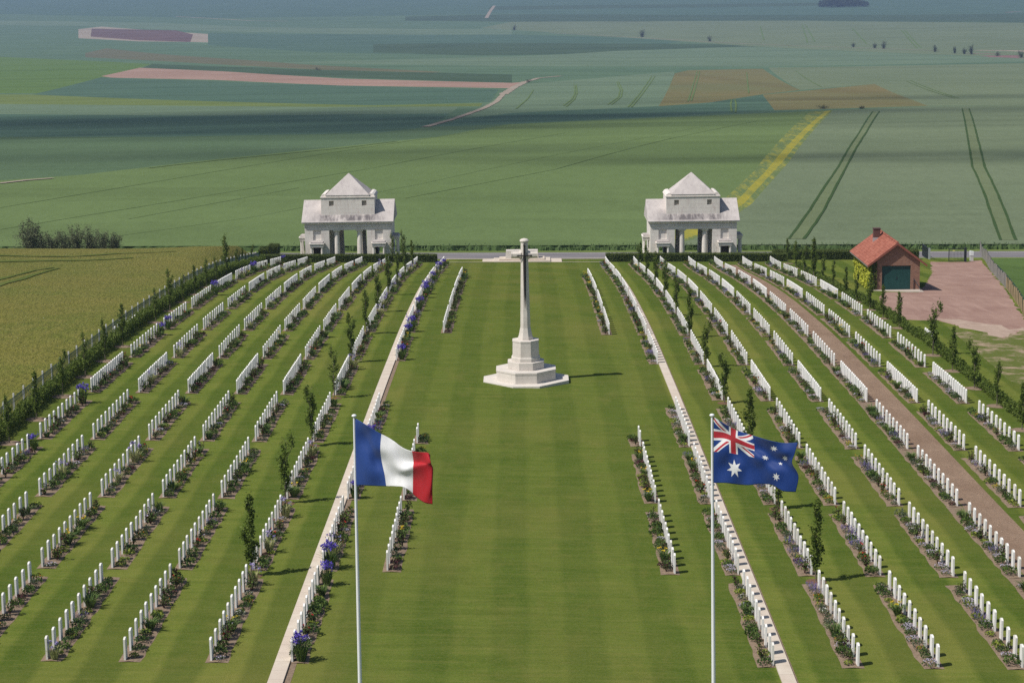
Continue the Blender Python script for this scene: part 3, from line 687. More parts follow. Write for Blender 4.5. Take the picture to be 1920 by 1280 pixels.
def P_spikes(R, leafm, bloom, n, nb, h, w):
    a, b = P_leafy(R, h * .75, w, [L[leafm], L['mid']], n, .06)
    for i in range(nb):
        az = R.random() * 6.28; q = w * math.sqrt(R.random()); p0 = Vector((q*math.cos(az), q*math.sin(az), h * R.uniform(.5, .85)))
        for k in range(3): b.leafq(p0 * (1 + .06*k) + Vector((R.gauss(0, .008), R.gauss(0, .008), .045*k)), .048, bloom, R)
    return a, b
KINDS = {
 'red_rose': ('rose bush with red flowers', lambda R: P_rose(R, L['redp'])),
 'rose': ('dark leaved rose bush', lambda R: P_rose(R, None)),
 'white_rose': ('rose bush with small pale flowers', lambda R: P_rose(R, L['palelil'])),
 'violet_iris': ('clump of violet irises', lambda R: P_iris(R, L['blade'], L['violet'], 70, 22, .72)),
 'variegated_iris': ('yellow striped iris with lilac flowers', lambda R: P_iris(R, L['varieg'], L['lilac'], 46, 5)),
 'lavender': ('grey green lavender mound', lambda R: P_leafy(R, .27, .25, [L['grey'], L['dark']], 130, .062)),
 'catmint': ('catmint mound with violet spikes', lambda R: P_spikes(R, 'grey', L['catm'], 90, 42, .34, .27)),
 'phlox': ('low mound of pale lilac flowers', lambda R: P_leafy(R, .17, .24, [L['mid'], L['dark']], 80, .06, L['palelil'], 42, .048, True)),
 'green_shrub': ('rounded green leafy plant', lambda R: P_leafy(R, .36, .27, [L['mid'], L['dark']], 150, .085, None, 0, .05, True)),
 'dark_shrub': ('low dark green cushion plant', lambda R: P_leafy(R, .25, .24, [L['dark'], L['mid']], 130, .07, None, 0, .05, True)),
 'lime_plant': ('low yellow green leafy plant', lambda R: P_leafy(R, .2, .2, [L['lime'], L['mid']], 80, .085, None, 0, .05, True)),
 'burgundy_plant': ('low burgundy leaved plant', lambda R: P_leafy(R, .24, .22, [L['burg'], L['rose']], 100, .085, None, 0, .05, True)),
 'daylily': ('arching green daylily with yellow flowers', lambda R: P_blades(R, L['blade'], L['yelp'], 70, 7, .5)),
 'green_daylily': ('arching green daylily', lambda R: P_blades(R, L['blade'], L['yelp'], 70, 0, .48)),
 'geum': ('plant with orange flowers', lambda R: P_leafy(R, .24, .2, [L['mid'], L['lime']], 85, .075, L['orap'], 8, .05)),
 'sedum': ('low plant with yellow flowers', lambda R: P_leafy(R, .16, .2, [L['mid'], L['lime']], 70, .06, L['yelp'], 24, .045, True)),
 'white_plant': ('low plant with white flowers', lambda R: P_leafy(R, .22, .2, [L['grey'], L['mid']], 85, .075, L['whitep'], 13, .05, True)),
}
proto = {}
for k, (lab, fn) in KINDS.items():
    proto[k] = []
    for v in range(3):
        a, b = fn(random.Random(hash(k) % 1 + v * 31 + len(k) * 7)); proto[k].append((a.mesh(k), b.mesh('bloom') if b.f else None))
WL = ['rose']*5 + ['red_rose']*3 + ['burgundy_plant']*2 + ['dark_shrub']*4 + ['green_shrub']*8 + ['lime_plant']*4 + ['lavender']*3 + ['white_plant']*2 + ['geum']*2 + ['daylily'] + ['green_daylily']*2 + ['variegated_iris', 'phlox', 'white_rose', 'catmint']
WR = ['rose']*4 + ['red_rose']*2 + ['burgundy_plant']*2 + ['dark_shrub']*4 + ['green_shrub']*8 + ['lime_plant']*4 + ['lavender']*4 + ['phlox']*6 + ['catmint']*3 + ['white_plant']*2 + ['geum']*2 + ['sedum'] + ['daylily', 'green_daylily', 'white_rose']
plants = []
for r, X in ROWX.items():
    s = 1 if X < 0 else -1
    for p, n, pitch in plots(r):
        bed(r, p, n, pitch)
        ln = (n - 1) * pitch; m = max(2, int(round(ln / .82))) + 1
        for j in range(m):
            t = ln * j / (m - 1) if m > 1 else 0
            k = rnd.choice(WL if X < 0 else WR)
            if r in ('IL', 'IR'): k = rnd.choice(['rose', 'rose', 'burgundy_plant', 'rose', 'dark_shrub', 'green_shrub', 'burgundy_plant', 'daylily', 'phlox' if X > 0 else 'green_shrub'])
            if r == 'L1' and j == 0: k = 'violet_iris'
            if r == 'L1' and p in (1, 6, 8) and j == m - 1: k = 'violet_iris'
            if r == 'L7' and j == 0 and p == 7: k = 'violet_iris'
            if r == 'L7' and p in (3, 4, 6, 8, 10, 12) and j == m - 1: k = 'violet_iris'
            if r == 'L2' and p in (2, 3, 5, 7, 9, 11) and j == m - 2: k = 'variegated_iris'
            if r == 'L2' and p == 1 and j == m - 1: k = 'variegated_iris'
            if r == 'R2' and p == 1 and j >= m - 2: k = 'catmint'
            if r in ('L3', 'L4', 'L5') and p in (5, 9): k = rnd.choice(['rose', 'green_shrub', 'dark_shrub', 'rose', 'burgundy_plant', 'dark_shrub'])
            if r == 'R4' and j == m - 1: k = rnd.choice(['lavender', 'lavender', 'geum'])
            if r == 'R5' and j == m - 1: k = 'green_daylily'
            i = min(n - 1, int(round(t / pitch)))
            y = PY[p] + t + rnd.uniform(-.16, .16); x = X + s * rnd.uniform(.2, .36)
            plants.append((r, p, i, n, k, x, y))
            if rnd.random() < .55:
                k2 = rnd.choice(['lime_plant', 'dark_shrub', 'green_shrub', 'lime_plant', 'rose', 'lavender', 'geum' if X < 0 else 'phlox']); plants.append((r, p, min(n - 1, i + (1 if i < n-1 else 0)), n, k2, X + s * rnd.uniform(.12, .42), y + .42))
edge_plants = [q for q in plants if not vis(q[5], q[6], 20) and vis(q[5], q[6], 420)]
plants = [q for q in plants if vis(q[5], q[6], 20)]
plants.sort(key=lambda q: q[6])
seen = {}; cnt = {}; far_p = []
made = 0
for q in plants:
    r, p, i, n, k, x, y = q; pa = rnd.choice(proto[k]); rz = rnd.random() * 6.28; sc = rnd.uniform(.8, 1.25)
    if made < 300 and (r, p) in cut and p in PLOTN:
        od, end = stone_ord(r, p, i, n)
        lab = '%s, %s headstone from %s end, %s, %s' % (KINDS[k][0], od, end, PLOTN[p], rowname(r))
        short = {'row beside the': 'row by', 'short row inside the': 'row inside'}
        for u, w in short.items(): lab = lab.replace(u, w)
        words = lab.replace(',', '').split()
        if len(words) > 16: lab = lab.replace(' from %s end' % end, '' if end == 'near' else ' from far end').replace(' with dark leaves and', ' with').replace(' mound', '').replace('headstone', 'stone'); 
        if len(lab.split()) > 16: lab = lab.replace(' group', '').replace('clump of ', '').replace('rounded ', '').replace('low ', '')
        if len(lab.split()) > 16: lab = lab.replace('with red flowers', '').replace('with small pale flowers', '').replace('with lilac flowers', '').replace('with yellow flowers', '').replace('with violet spikes', '').replace('  ', ' ').replace(' ,', ',')
        if lab not in seen:
            seen[lab] = 1; made += 1
            o = bpy.data.objects.new(k, pa[0]); C.objects.link(o); o.location = (x, y, ground(x, y) + .015); o.rotation_euler = (0, 0, rz); o.scale = (sc, sc, sc)
            tag(o, lab, 'plant', 'flowers and shrubs planted before the headstones')
            if pa[1]:
                b = bpy.data.objects.new('bloom', pa[1]); C.objects.link(b); b.parent = o
            continue
    far_p.append((pa[0], (x, y, ground(x, y) + .015), rz, sc))
    if pa[1]: far_p.append((pa[1], (x, y, ground(x, y) + .015), rz, sc))
for r, p, i, n, k, x, y in edge_plants:
    for me in proto[k][0]:
        if me: far_p.append((me, (x, y, ground(x, y) + .015), rnd.random() * 6.28, 1.0))
tag(merge('border_plants', far_p), 'mixed border plants along the farther headstone rows', 'plants', None, 'stuff')

for p in range(1, 12):
    yy = [PY[p] + ((17 - 1) * .57 if p == 5 else (18 - 1) * .53 if p == 9 else 9) + .7, PY[p + 1] - .3]; mb = MB(); mb.mi(SOIL)
    mb.v += [(x, y, ground(x, y) + .008) for x, y in ((19.2, yy[0]), (20.0, yy[0]), (20.0, yy[1]), (19.2, yy[1]))]; mb.f.append((0, 1, 2, 3)); mb.m.append(0)
    tag(mb.build('bare_patch'), 'bare trodden earth between the %s and %s groups beside the bark path' % (ORD[p - 1], ORD[p]), None, None, 'structure')
# ------------------------------------------------------------------ the two stone edged paths
for nm, xa, xb in (('left', -8.78, -8.26), ('right', 8.53, 9.02)):
    mb = MB(); mb.mi(KERB); n = 120
    for i in range(n + 1):
        y = 40 + (206.3 - 40) * i / n; h = .07
        for x, dz in ((xa, -.1), (xa, h), (xb, h), (xb, -.1)): mb.v.append((x, y, ground(x, y) + dz))
        if i:
            b = 4 * i
            for j in range(3): mb.f.append((b - 4 + j, b - 3 + j, b + 1 + j, b + j)); mb.m.append(0)
    o = mb.build('path'); tag(o, '%s narrow pale stone path running along the innermost headstone row' % nm, None, None, 'structure')
    e0, e1 = ((-8.26, -8.02) if nm == 'left' else (9.02, 9.10)); mb = MB(); mb.mi(SOIL)
    for i in range(n + 1):
        y = 40 + (205 - 40) * i / n
        for x in (e0, e1): mb.v.append((x, y, ground(x, y) + .006))
        if i: mb.f.append((2*i-2, 2*i-1, 2*i+1, 2*i)); mb.m.append(0)
    tag(mb.build('soil_edge', smooth=True), 'thin strip of bare soil beside the %s stone path' % nm, None, None, 'structure')
strip('kerb', -8.78, 9.0, 206.35, 206.65, KERB, 'near pale stone edging across the end of the lawn', .05)
strip('kerb', -8.78, 9.0, 213.2, 213.75, KERB, 'far pale stone edging along the road at the cemetery entrance', .06)

# ------------------------------------------------------------------ great cross
xc, yc = -.02, 0
base = at(986.5, 713); xc, yc, zc = base.x, base.y, base.z
cross_o = empty('stone_cross', (xc, yc, zc)); cross_o.scale = (1.04, 1.04, 1.034); tag(cross_o, 'tall white stone memorial cross with a bronze sword on a stepped octagonal base', 'cross')
def octa(w, z, f=.36, wy=None):
    d = (wy or w); a, b = w/2, d/2; p, q = w*f/2, d*f/2
    return [(-a, -q, z), (-p, -b, z), (p, -b, z), (a, -q, z), (a, q, z), (p, b, z), (-p, b, z), (-a, q, z)]
def tier(name, stack, f):
    mb = MB()
    for i in range(len(stack) - 1):
        if stack[i+1][1] > stack[i][1]: mb.prism(octa(stack[i][0], stack[i][1], f), octa(stack[i+1][0], stack[i+1][1], f), CROSSM)
    return mb.build(name, cross_o, bevel=.012)
tier('step', [(4.95, -.6), (4.95, .14)], .31); tier('step', [(3.42, .14), (3.42, .66), (3.46, .66), (3.46, .78)], .36); tier('step', [(2.10, .78), (2.10, 1.22)], .38)
tier('plinth', [(1.66, 1.22), (1.66, 1.42), (1.64, 1.42), (1.56, 1.5)], .39); tier('plinth', [(1.54, 1.5), (1.50, 2.36), (1.54, 2.36), (1.52, 2.46)], .39)
tier('shaft_base', [(.86, 2.46), (.84, 2.62), (.80, 2.62), (.60, 3.14), (.60, 3.16)], .41)
mb = MB(); mb.prism(octa(.58, 3.16, .41), octa(.43, 7.28, .41), CROSSM); mb.prism(octa(.43, 7.28, .41), octa(.41, 8.2, .41), CROSSM); mb.build('shaft', cross_o, bevel=.006)
mb = MB(); mb.lathe((0, 0, 0), [(.2, 8.15), (.26, 8.2), (.27, 8.26), (.2, 8.34), (.05, 8.38)], CROSSM, 14); mb.build('cap', cross_o)
for sg in (-1, 1):
    mb = MB(); h0, h1, t = .25, .20, .2
    ring = lambda x, h, t: [(x, -t*.41, 7.42 - h), (x, -t, 7.42 - h*.41), (x, -t, 7.42 + h*.41), (x, -t*.41, 7.42 + h), (x, t*.41, 7.42 + h), (x, t, 7.42 + h*.41), (x, t, 7.42 - h*.41), (x, t*.41, 7.42 - h)]
    A, B, D, E_ = ring(sg*.17, .27, .2), ring(sg*.33, .2, .195), ring(sg*.68, .19, .185), ring(sg*.76, .2, .195)
    for u, w in ((A, B), (B, D), (D, E_)):
        mb.prism(u, w, CROSSM) if sg > 0 else mb.prism(w, u, CROSSM)
    mb.build('arm', cross_o, bevel=.008)
sw = MB(); yf = lambda z: -(.29 - .075 * (z - 3.16) / 4.12) - .05
for (z0_, w0_), (z1_, w1_) in (((4.35, .012), (5.2, .055)), ((5.2, .055), (6.3, .072)), ((6.3, .072), (7.35, .085))):
    sw.poly([(-w0_, yf(z0_), z0_), (w0_, yf(z0_), z0_), (w1_, yf(z1_), z1_), (-w1_, yf(z1_), z1_), (0, yf(z1_) - .05, z1_), (0, yf(z0_) - .045, z0_)], [(0, 5, 4, 3), (5, 1, 2, 4), (3, 4, 2), (0, 1, 5)], BRONZE)
sw.prism([(-.06, -.27, 7.3), (.06, -.27, 7.3), (.06, -.2, 7.3), (-.06, -.2, 7.3)], [(-.06, -.27, 7.38), (.06, -.27, 7.38), (.06, -.2, 7.38), (-.06, -.2, 7.38)], BRONZE)
sword = sw.build('sword_blade', cross_o)
mb = MB(); mb.tube((-.4, -.27, 7.4), (.4, -.27, 7.4), .035, .035, BRONZE, 8)
for sx in (-1, 1): mb.prism([(sx*.36, -.27, 7.33), (sx*.36, -.31, 7.4), (sx*.36, -.27, 7.47), (sx*.36, -.23, 7.4)], [(sx*.45, -.27, 7.385), (sx*.45, -.285, 7.4), (sx*.45, -.27, 7.415), (sx*.45, -.255, 7.4)], BRONZE)
mb.build('sword_guard', sword)
mb = MB(); mb.tube((0, -.26, 7.4), (0, -.255, 7.95), .06, .045, BRONZE, 8); mb.lathe((0, -.255, 7.93), [(.02, 0), (.07, .05), (.06, .11), (.015, .19)], BRONZE, 8); mb.build('sword_grip', sword)

# stone of remembrance on its platform by the road
t = empty('altar_stone', (-.15, 209.3, ground(0, 209.3) - .12)); tag(t, 'pale altar shaped stone block on low steps behind the memorial cross', 'memorial stone')
mb = MB(); mb.box(-4.2, 4.2, -2.4, 1.2, -.2, .22, KERB); mb.build('platform', t, bevel=.02)
for w, d0, d1, z0, z1 in ((3.0, -1.7, 1.1, .22, .36), (2.4, -1.1, 1.0, .36, .5)):
    mb = MB(); mb.box(-w, w, d0, d1, z0, z1, KERB); mb.build('step', t, bevel=.015)
mb = MB(); mb.prism([(-1.75, -.55, .5), (1.75, -.55, .5), (1.75, .55, .5), (-1.75, .55, .5)], [(-1.68, -.48, 1.32), (1.68, -.48, 1.32), (1.68, .48, 1.32), (-1.68, .48, 1.32)], CROSSM); mb.build('block', t, bevel=.02)

# ------------------------------------------------------------------ pavilions
def pavilion(px_apex, ybase, label, mir):
    X = (px_apex); z0 = ground(X, 213.2) - .15
    t = empty('pavilion', (X, 210.9, z0)); tag(t, label, 'pavilion', 'two stone gateway pavilions')
    W, Dp = 4.6, 6.1
    for sg in (-1, 1):
        mb = MB(); outer = (sg == -1) == (not mir)      # the pier away from the lawn has a shut door, the other a passage
        a = (lambda x: x * sg)
        def bx(x0, x1, y0, y1, z0_, z1_, m=LIME): mb.box(min(a(x0), a(x1)), max(a(x0), a(x1)), y0, y1, z0_, z1_, m)
        if outer:
            bx(2.0, 4.6, .14, Dp - .14, -.4, 3.66)
        else:
            bx(2.0, 2.87, .14, Dp - .14, -.4, 3.66); bx(3.73, 4.6, .14, Dp - .14, -.4, 3.66); bx(2.87, 3.73, .14, Dp - .14, 1.9, 3.66)
        for y0, y1 in ((0, .14), (Dp - .14, Dp)):
            bx(2.0, 2.87, y0, y1, -.4, 3.66); bx(3.73, 4.6, y0, y1, -.4, 3.66); bx(2.87, 3.73, y0, y1, 1.9, 2.62)
        mb.build('wall', t)
    mb = MB(); mb.box(-4.6, 4.6, 0, Dp, 3.66, 4.02, LIME); mb.box(-4.66, 4.66, -.06, Dp + .06, 4.02, 4.14, LIME); mb.box(-4.6, 4.6, 0, Dp, 4.14, 4.42, LIME); mb.box(-4.86, 4.86, -.26, Dp + .26, 4.42, 4.56, LIME); mb.build('cornice', t, bevel=.02)
    for yq in (.45, Dp - .45):
        for cx in (-1.22, 1.22):
            mb = MB(); mb.lathe((cx, yq, 0), [(.4, -.4), (.4, .12), (.33, .2), (.31, 1.3), (.27, 3.3), (.27, 3.4), (.36, 3.52)], LIME, 20); mb.box(cx - .37, cx + .37, yq - .37, yq + .37, 3.52, 3.66, LIME); mb.build('column', t, smooth=False)
    ym = Dp / 2; e0, e1 = -.32, Dp + .32
    mb = MB(); pr = [(e0, 4.56), (e1, 4.56), (ym, 6.62)]
    mb.prism([(-4.9, y, z) for y, z in pr], [(4.9, y, z) for y, z in pr], LIMER); 
    rf = mb.build('roof', t, bevel=.02)
    mb = MB(); y0, y1 = .75, Dp - .75; zt = 7.02
    # attic faces with two square openings to front and back
    for yy, s2 in ((y0, 1), (y1, -1)):
        ya, yb = (yy, yy + .3 * s2); ya, yb = min(ya, yb), max(ya, yb)
        for x0, x1, z0_, z1_ in ((-2.85, -2.0, 4.9, zt), (2.0, 2.85, 4.9, zt), (-1.5, 1.5, 4.9, zt), (-2.0, -1.5, 4.9, 6.16), (1.5, 2.0, 4.9, 6.16), (-2.0, -1.5, 6.72, zt), (1.5, 2.0, 6.72, zt)): mb.box(x0, x1, ya, yb, z0_, z1_, LIME)
    mb.box(-2.84, 2.84, y0 + .3, y1 - .3, 4.9, zt - .01, LIME)
    at_ = mb.build('attic', t)
    for x in (-1.75, 1.75):
        mb = MB(); mb.box(x - .25, x + .25, y0 + .22, y0 + .296, 6.16, 6.72, LOUVRE); mb.build('louvre', at_)
    mb = MB(); mb.box(-2.92, 2.92, y0 - .07, y1 + .07, zt, zt + .12, LIME); cp = mb.build('coping', t, bevel=.02)
    # swept shoulders at both ends of the coping
    for sg in (-1, 1):
        mb = MB(); pr = [(sg*2.9, .12), (sg*2.35, .12), (sg*2.35, .44), (sg*2.6, .42), (sg*2.8, .3)]
        A = [(x, y0 + .25, zt + z) for x, z in pr]; B = [(x, y1 - .05, zt + z) for x, z in pr]
        (mb.prism(A, B, LIME) if sg > 0 else mb.prism(B, A, LIME)); mb.build('shoulder', cp, bevel=.02)
    mb = MB(); b = 2.32; yb = (Dp - 4.64) / 2; z1 = zt + .12
    mb.box(-b, b, yb, yb + 4.64, z1, z1 + .16, LIME); mb.prism([(-b-.05, yb-.05, z1+.16), (b+.05, yb-.05, z1+.16), (b+.05, yb+4.69, z1+.16), (-b-.05, yb+4.69, z1+.16)], [(-.04, ym-.04, z1+2.3), (.04, ym-.04, z1+2.3), (.04, ym+.04, z1+2.3), (-.04, ym+.04, z1+2.3)], LIMER); mb.build('pyramid_roof', t, bevel=.02)
    # small columned porches at the doors, front and ends
    def porch(name, loc, rz, w, d, h):
        q = empty(name, loc, rz); q.parent = t
        mb = MB(); mb.box(-w/2, w/2, -d, 0, h - .5, h - .2, LIME); mb.box(-w/2 - .08, w/2 + .08, -d - .08, 0, h - .2, h - .08, LIME); mb.box(-w/2 + .05, w/2 - .05, -d + .05, 0, h - .08, h + .05, LIMER); mb.build('entablature', q, bevel=.012)
        for sx in (-1, 1):
            mb = MB(); mb.lathe((sx*(w/2 - .16), -d + .16, 0), [(.16, -.4), (.15, .1), (.13, .15), (.115, h - .6), (.15, h - .5)], LIME, 12); mb.build('column', q)
            mb = MB(); mb.box(sx*(w/2 - .16) - .12, sx*(w/2 - .16) + .12, -.09, -.002, -.4, h - .5, LIME); mb.build('pilaster', q)
    porch('porch', (-3.3, 0, 0), 0, 1.42, .85, 2.45); porch('porch', (3.3, 0, 0), 0, 1.42, .85, 2.45)
    porch('porch', (-4.6, 2.2, 0), -PI/2, 1.9, .72, 2.9); porch('porch', (4.6, 2.2, 0), PI/2, 1.9, .72, 2.9)
    sg = 1 if mir else -1
    mb = MB(); mb.box(sg*3.3 - .43, sg*3.3 + .43, .06, .138, -.4, 1.9, DARKDOOR); mb.box(sg*3.3 - .012, sg*3.3 + .012, .045, .06, -.4, 1.9, IRON); mb.build('door', t)
XPL = on_depth(654, 330, 214).x; XPR = on_depth(1296, 330, 214).x
pavilion(XPL, 0, 'pale stone gateway pavilion with pyramid roof left of the memorial cross', False)
pavilion(XPR, 0, 'pale stone gateway pavilion with pyramid roof right of the memorial cross', True)

# ------------------------------------------------------------------ hedges
def clipped(name, x0, x1, y0, y1, h, label, n, m=L['hedge'], jag=.05, size=.085):
    R = random.Random(int(abs(x0 * 31 + y0))); cx, cy = (x0 + x1) / 2, (y0 + y1) / 2
    t = MB(); k = max(2, int((x1 - x0) / 1.2)); core = mat_core
    for i in range(k):
        a, b = x0 + (x1 - x0) * i / k + .06, x0 + (x1 - x0) * (i + 1) / k + (.0 if i < k - 1 else -.06); z = ground((a + b) / 2, cy)
        if i: a -= .06
        t.box(a, b - (0 if i == k - 1 else .002), y0 + .06, y1 - .06, z - .3, z + h - .06 - (i % 2) * .004, core)
    for i in range(n):
        f = R.random(); x = R.uniform(x0, x1)
        if f < .42: p = (x, y0 + R.gauss(0, .02), R.uniform(0, h))
        elif f < .86: p = (x, R.uniform(y0, y1), h + R.gauss(0, jag * .6))
        elif f < .93: p = (x0 + R.gauss(0, .03), R.uniform(y0, y1), R.uniform(0, h))
        else: p = (x1 + R.gauss(0, .03), R.uniform(y0, y1), R.uniform(0, h))
        t.leafq((p[0], p[1], p[2] + ground(p[0], cy)), size, m, R, .5)
    return tag(t.build(name), label, 'hedge')
mat_core = mat('hedge_core', (.030, .042, .010), 1, .05)
xd = lambda px, y: on_depth(px, 485, y).x
clipped('hedge', xd(486, 207), xd(818, 207), 207.0, 208.1, .80, 'low clipped dark green hedge in front of the left pavilion', 17000)
clipped('hedge', xd(1137, 207), xd(1476, 207), 207.0, 208.1, .84, 'low clipped dark green hedge in front of the right pavilion', 17000)
clipped('hedge', xd(1450, 211), xd(1721, 211), 210.5, 211.9, .98, 'taller clipped hedge behind the brick shed near the road', 15000, jag=.1)
a = on_depth(486, 470, 209.5).x; b = on_depth(524, 470, 209.5).x
clipped('hedge', a + 1.05, b, 208.6, 210.2, 1.75, 'tall dark trimmed shrub block at the end of the left hedge', 3500, jag=.15)
clipped('hedge', a, a + 1.0, 208.7, 210.1, 1.35, 'shorter rounded shrub beside the tall trimmed block at the left hedge', 1800, jag=.25)

def boundary_hedge(pts, h, w, label, n, seed, gap=0.0):
    R = random.Random(seed); t = MB(); seg = []
    L_ = [(pts[i+1] - pts[i]).length for i in range(len(pts) - 1)]; tot = sum(L_)
    bush = [(s, R.uniform(.86, 1.14), R.uniform(-.10, .10)) for s in np.arange(0, tot, .5)]
    def along(s):
        for i, l in enumerate(L_):
            if s <= l or i == len(L_) - 1:
                return pts[i].lerp(pts[i+1], s / l)
            s -= l
    for s, k, off in bush:
        p = along(float(s)); hh = h * k * (.62 if p.y > 160 and p.x > 0 else 1); base = Vector((p.x + off, p.y, ground(p.x, p.y)))
        if gap and R.random() < gap: continue
        t.tube(base, base + Vector((R.gauss(0, .08), R.gauss(0, .08), hh * .7)), .02, .008, TRUNK, 4)
        for j in range(int(n * k * 2.2)):
            v = Vector((R.gauss(0, 1), R.gauss(0, 1), R.gauss(0, 1))).normalized() * (R.random() ** .45)
            t.leafq(base + Vector((v.x * w, v.y * .48, hh * .52 + v.z * hh * .52)), .125, L['horn'] if R.random() < .75 else L['hornl'], R)
    return tag(t.build('boundary_hedge'), label, 'hedge')
HL = [Vector((-27.22, y, 0)) for y in (74, 90, 115, 150, 190, 207)]
boundary_hedge(HL, .88, .34, 'young leafy boundary hedge along the fence on the left side', 120, 5)
hr = [at(*q) for q in ((1496, 497), (1540, 522), (1590, 552), (1640, 580), (1690, 612), (1740, 645), (1790, 685), (1850, 735), (1925, 797))]
for v in hr: v.z = 0
boundary_hedge(hr, .70, .36, 'young patchy boundary hedge along the right side below the yard', 95, 8, .12)

# ------------------------------------------------------------------ fences
fe = empty('wire_fence', (XL, 74, ground(XL, 74))); tag(fe, 'dark green wire fence with white concrete posts along the left hedge', 'fence')
inv = Matrix.Translation(-fe.location); y = 75.0
while y < 207:
    mb = MB(); z = ground(XL, y); mb.box(XL + .15, XL + .24, y - .045, y + .045, z - .1, z + 1.28, POSTC); o = mb.build('post', fe, bevel=.01); o.matrix_parent_inverse = inv; y += 2.2 + rnd.uniform(-.1, .1)
mb = MB(); ys = np.arange(74, 207.1, .25)
for i in range(len(ys)):
    y = float(ys[i]); z = ground(XL + .25, y); mb.tube((XL + .30, y + .06, z), (XL + .30, y + .06, z + 1.15), .014, .014, GREENM, 3); mb.tube((XL + .30, y, z), (XL + .30, y + .12, z + 1.15), .011, .011, GREENM, 3); mb.tube((XL + .30, y + .12, z), (XL + .30, y, z + 1.15), .011, .011, GREENM, 3)
    if i % 11 == 0 and y < 204:
        for h in (.05, .3, .6, .9, 1.15): mb.tube((XL + .30, y, z + h), (XL + .30, y + 2.75, ground(XL, y + 2.75) + h), .012, .012, GREENM, 3)
o = mb.build('wire_mesh', fe); o.matrix_parent_inverse = inv
f0 = Vector(fence_r[0]); f1 = Vector(fence_r[3]); dv = f1 - f0; ln = dv.length
fe2 = empty('post_fence', f0); tag(fe2, 'row of closely set weathered wooden posts along the right of the red yard', 'fence'); inv2 = Matrix.Translation(-f0)
s = 0.0; k = 0
while s < ln + 40:
    p = f0 + dv * (s / ln); z = ground(p.x, p.y); mb = MB(); rr = rnd.uniform(.055, .07); h = rnd.uniform(1.0, 1.25)
    mb.tube((p.x, p.y, z - .1), (p.x + rnd.gauss(0, .02), p.y, z + h), rr, rr * .95, WOOD if s < ln * .68 else WOODN, 8); o = mb.build('post', fe2); o.matrix_parent_inverse = inv2
    s += 1.3 if s < ln * .68 else 1.6; k += 1
mb = MB()
for h in (.15, .5, .85, 1.1):
    for i in range(20):
        a = f0 + dv * (i / 20 * 1.7) + Vector((.12, 0, 0)); b = f0 + dv * ((i + 1) / 20 * 1.7) + Vector((.12, 0, 0)); mb.tube((a.x, a.y, ground(a.x, a.y) + h), (b.x, b.y, ground(b.x, b.y) + h), .012, .012, GREENM, 3)
for i in range(150):
    a = f0 + dv * (.45 + .65 * i / 150) + Vector((.12, 0, 0)); mb.tube((a.x, a.y, ground(a.x, a.y)), (a.x, a.y, ground(a.x, a.y) + 1.1), .010, .010, GREENM, 3)
o = mb.build('wire_mesh', fe2); o.matrix_parent_inverse = inv2

# ------------------------------------------------------------------ gates, marker post
def gate(p, q, h, label, kind):
    z = ground(p.x, p.y); o = empty('metal_gate', (p.x, p.y, z)); tag(o, label, 'gate'); d = Vector((q.x - p.x, q.y - p.y, 0)); w = d.length; d.normalize()
    P_ = lambda s, hh: d * s + Vector((0, 0, hh))
    mb = MB()
    for s in (0, w): mb.tube(P_(s, .06), P_(s, h), .045, .045, IRON, 6)
    for hh in (.1, h - .03): mb.tube(P_(0, hh), P_(w, hh), .035, .035, IRON, 6)
    mb.build('gate_frame', o); n = int(w / .14); mb = MB()
    for i in range(1, n): mb.tube(P_(w * i / n, .1), P_(w * i / n, h - .03), .014, .014, IRON, 4)
    mb.build('bars', o)
    mb = MB(); mb.box(-.09, .09, -.09, .09, -.1, h + .08, IRON if kind else GREYP); g = mb.build('gate_post', o); g.location = P_(w + .12, 0)
    if kind:
        mb = MB(); c = P_(w * .3, h - .25); mb.box(c.x - .1, c.x + .1, c.y - .035, c.y - .02, c.z - .07, c.z + .07, mat('yellow_sign', (.60, .58, .20), .7)); mb.build('sign_plate', o)
gate(at(1779, 491), at(1808, 491), 1.42, 'dark metal barred gate standing open across the red drive', True)
gate(at(1729.5, 480), at(1742, 486), 1.35, 'narrow green metal gate leaf at the left of the drive entrance', False)
mp = at(1821.5, 489); o = empty('marker_post', mp); tag(o, 'white topped post beside the drive gate', 'post')
mb = MB(); mb.box(-.17, .17, -.13, .13, -.1, .55, POSTC); mb.build('base', o); mb = MB(); mb.prism([(-.2, -.16, .55), (.2, -.16, .55), (.2, .16, .55), (-.2, .16, .55)], [(-.2, -.16, 1.08), (.2, -.16, 1.0), (.2, .16, 1.0), (-.2, .16, 1.08)], WHITEP); mb.build('cabinet', o, bevel=.02)

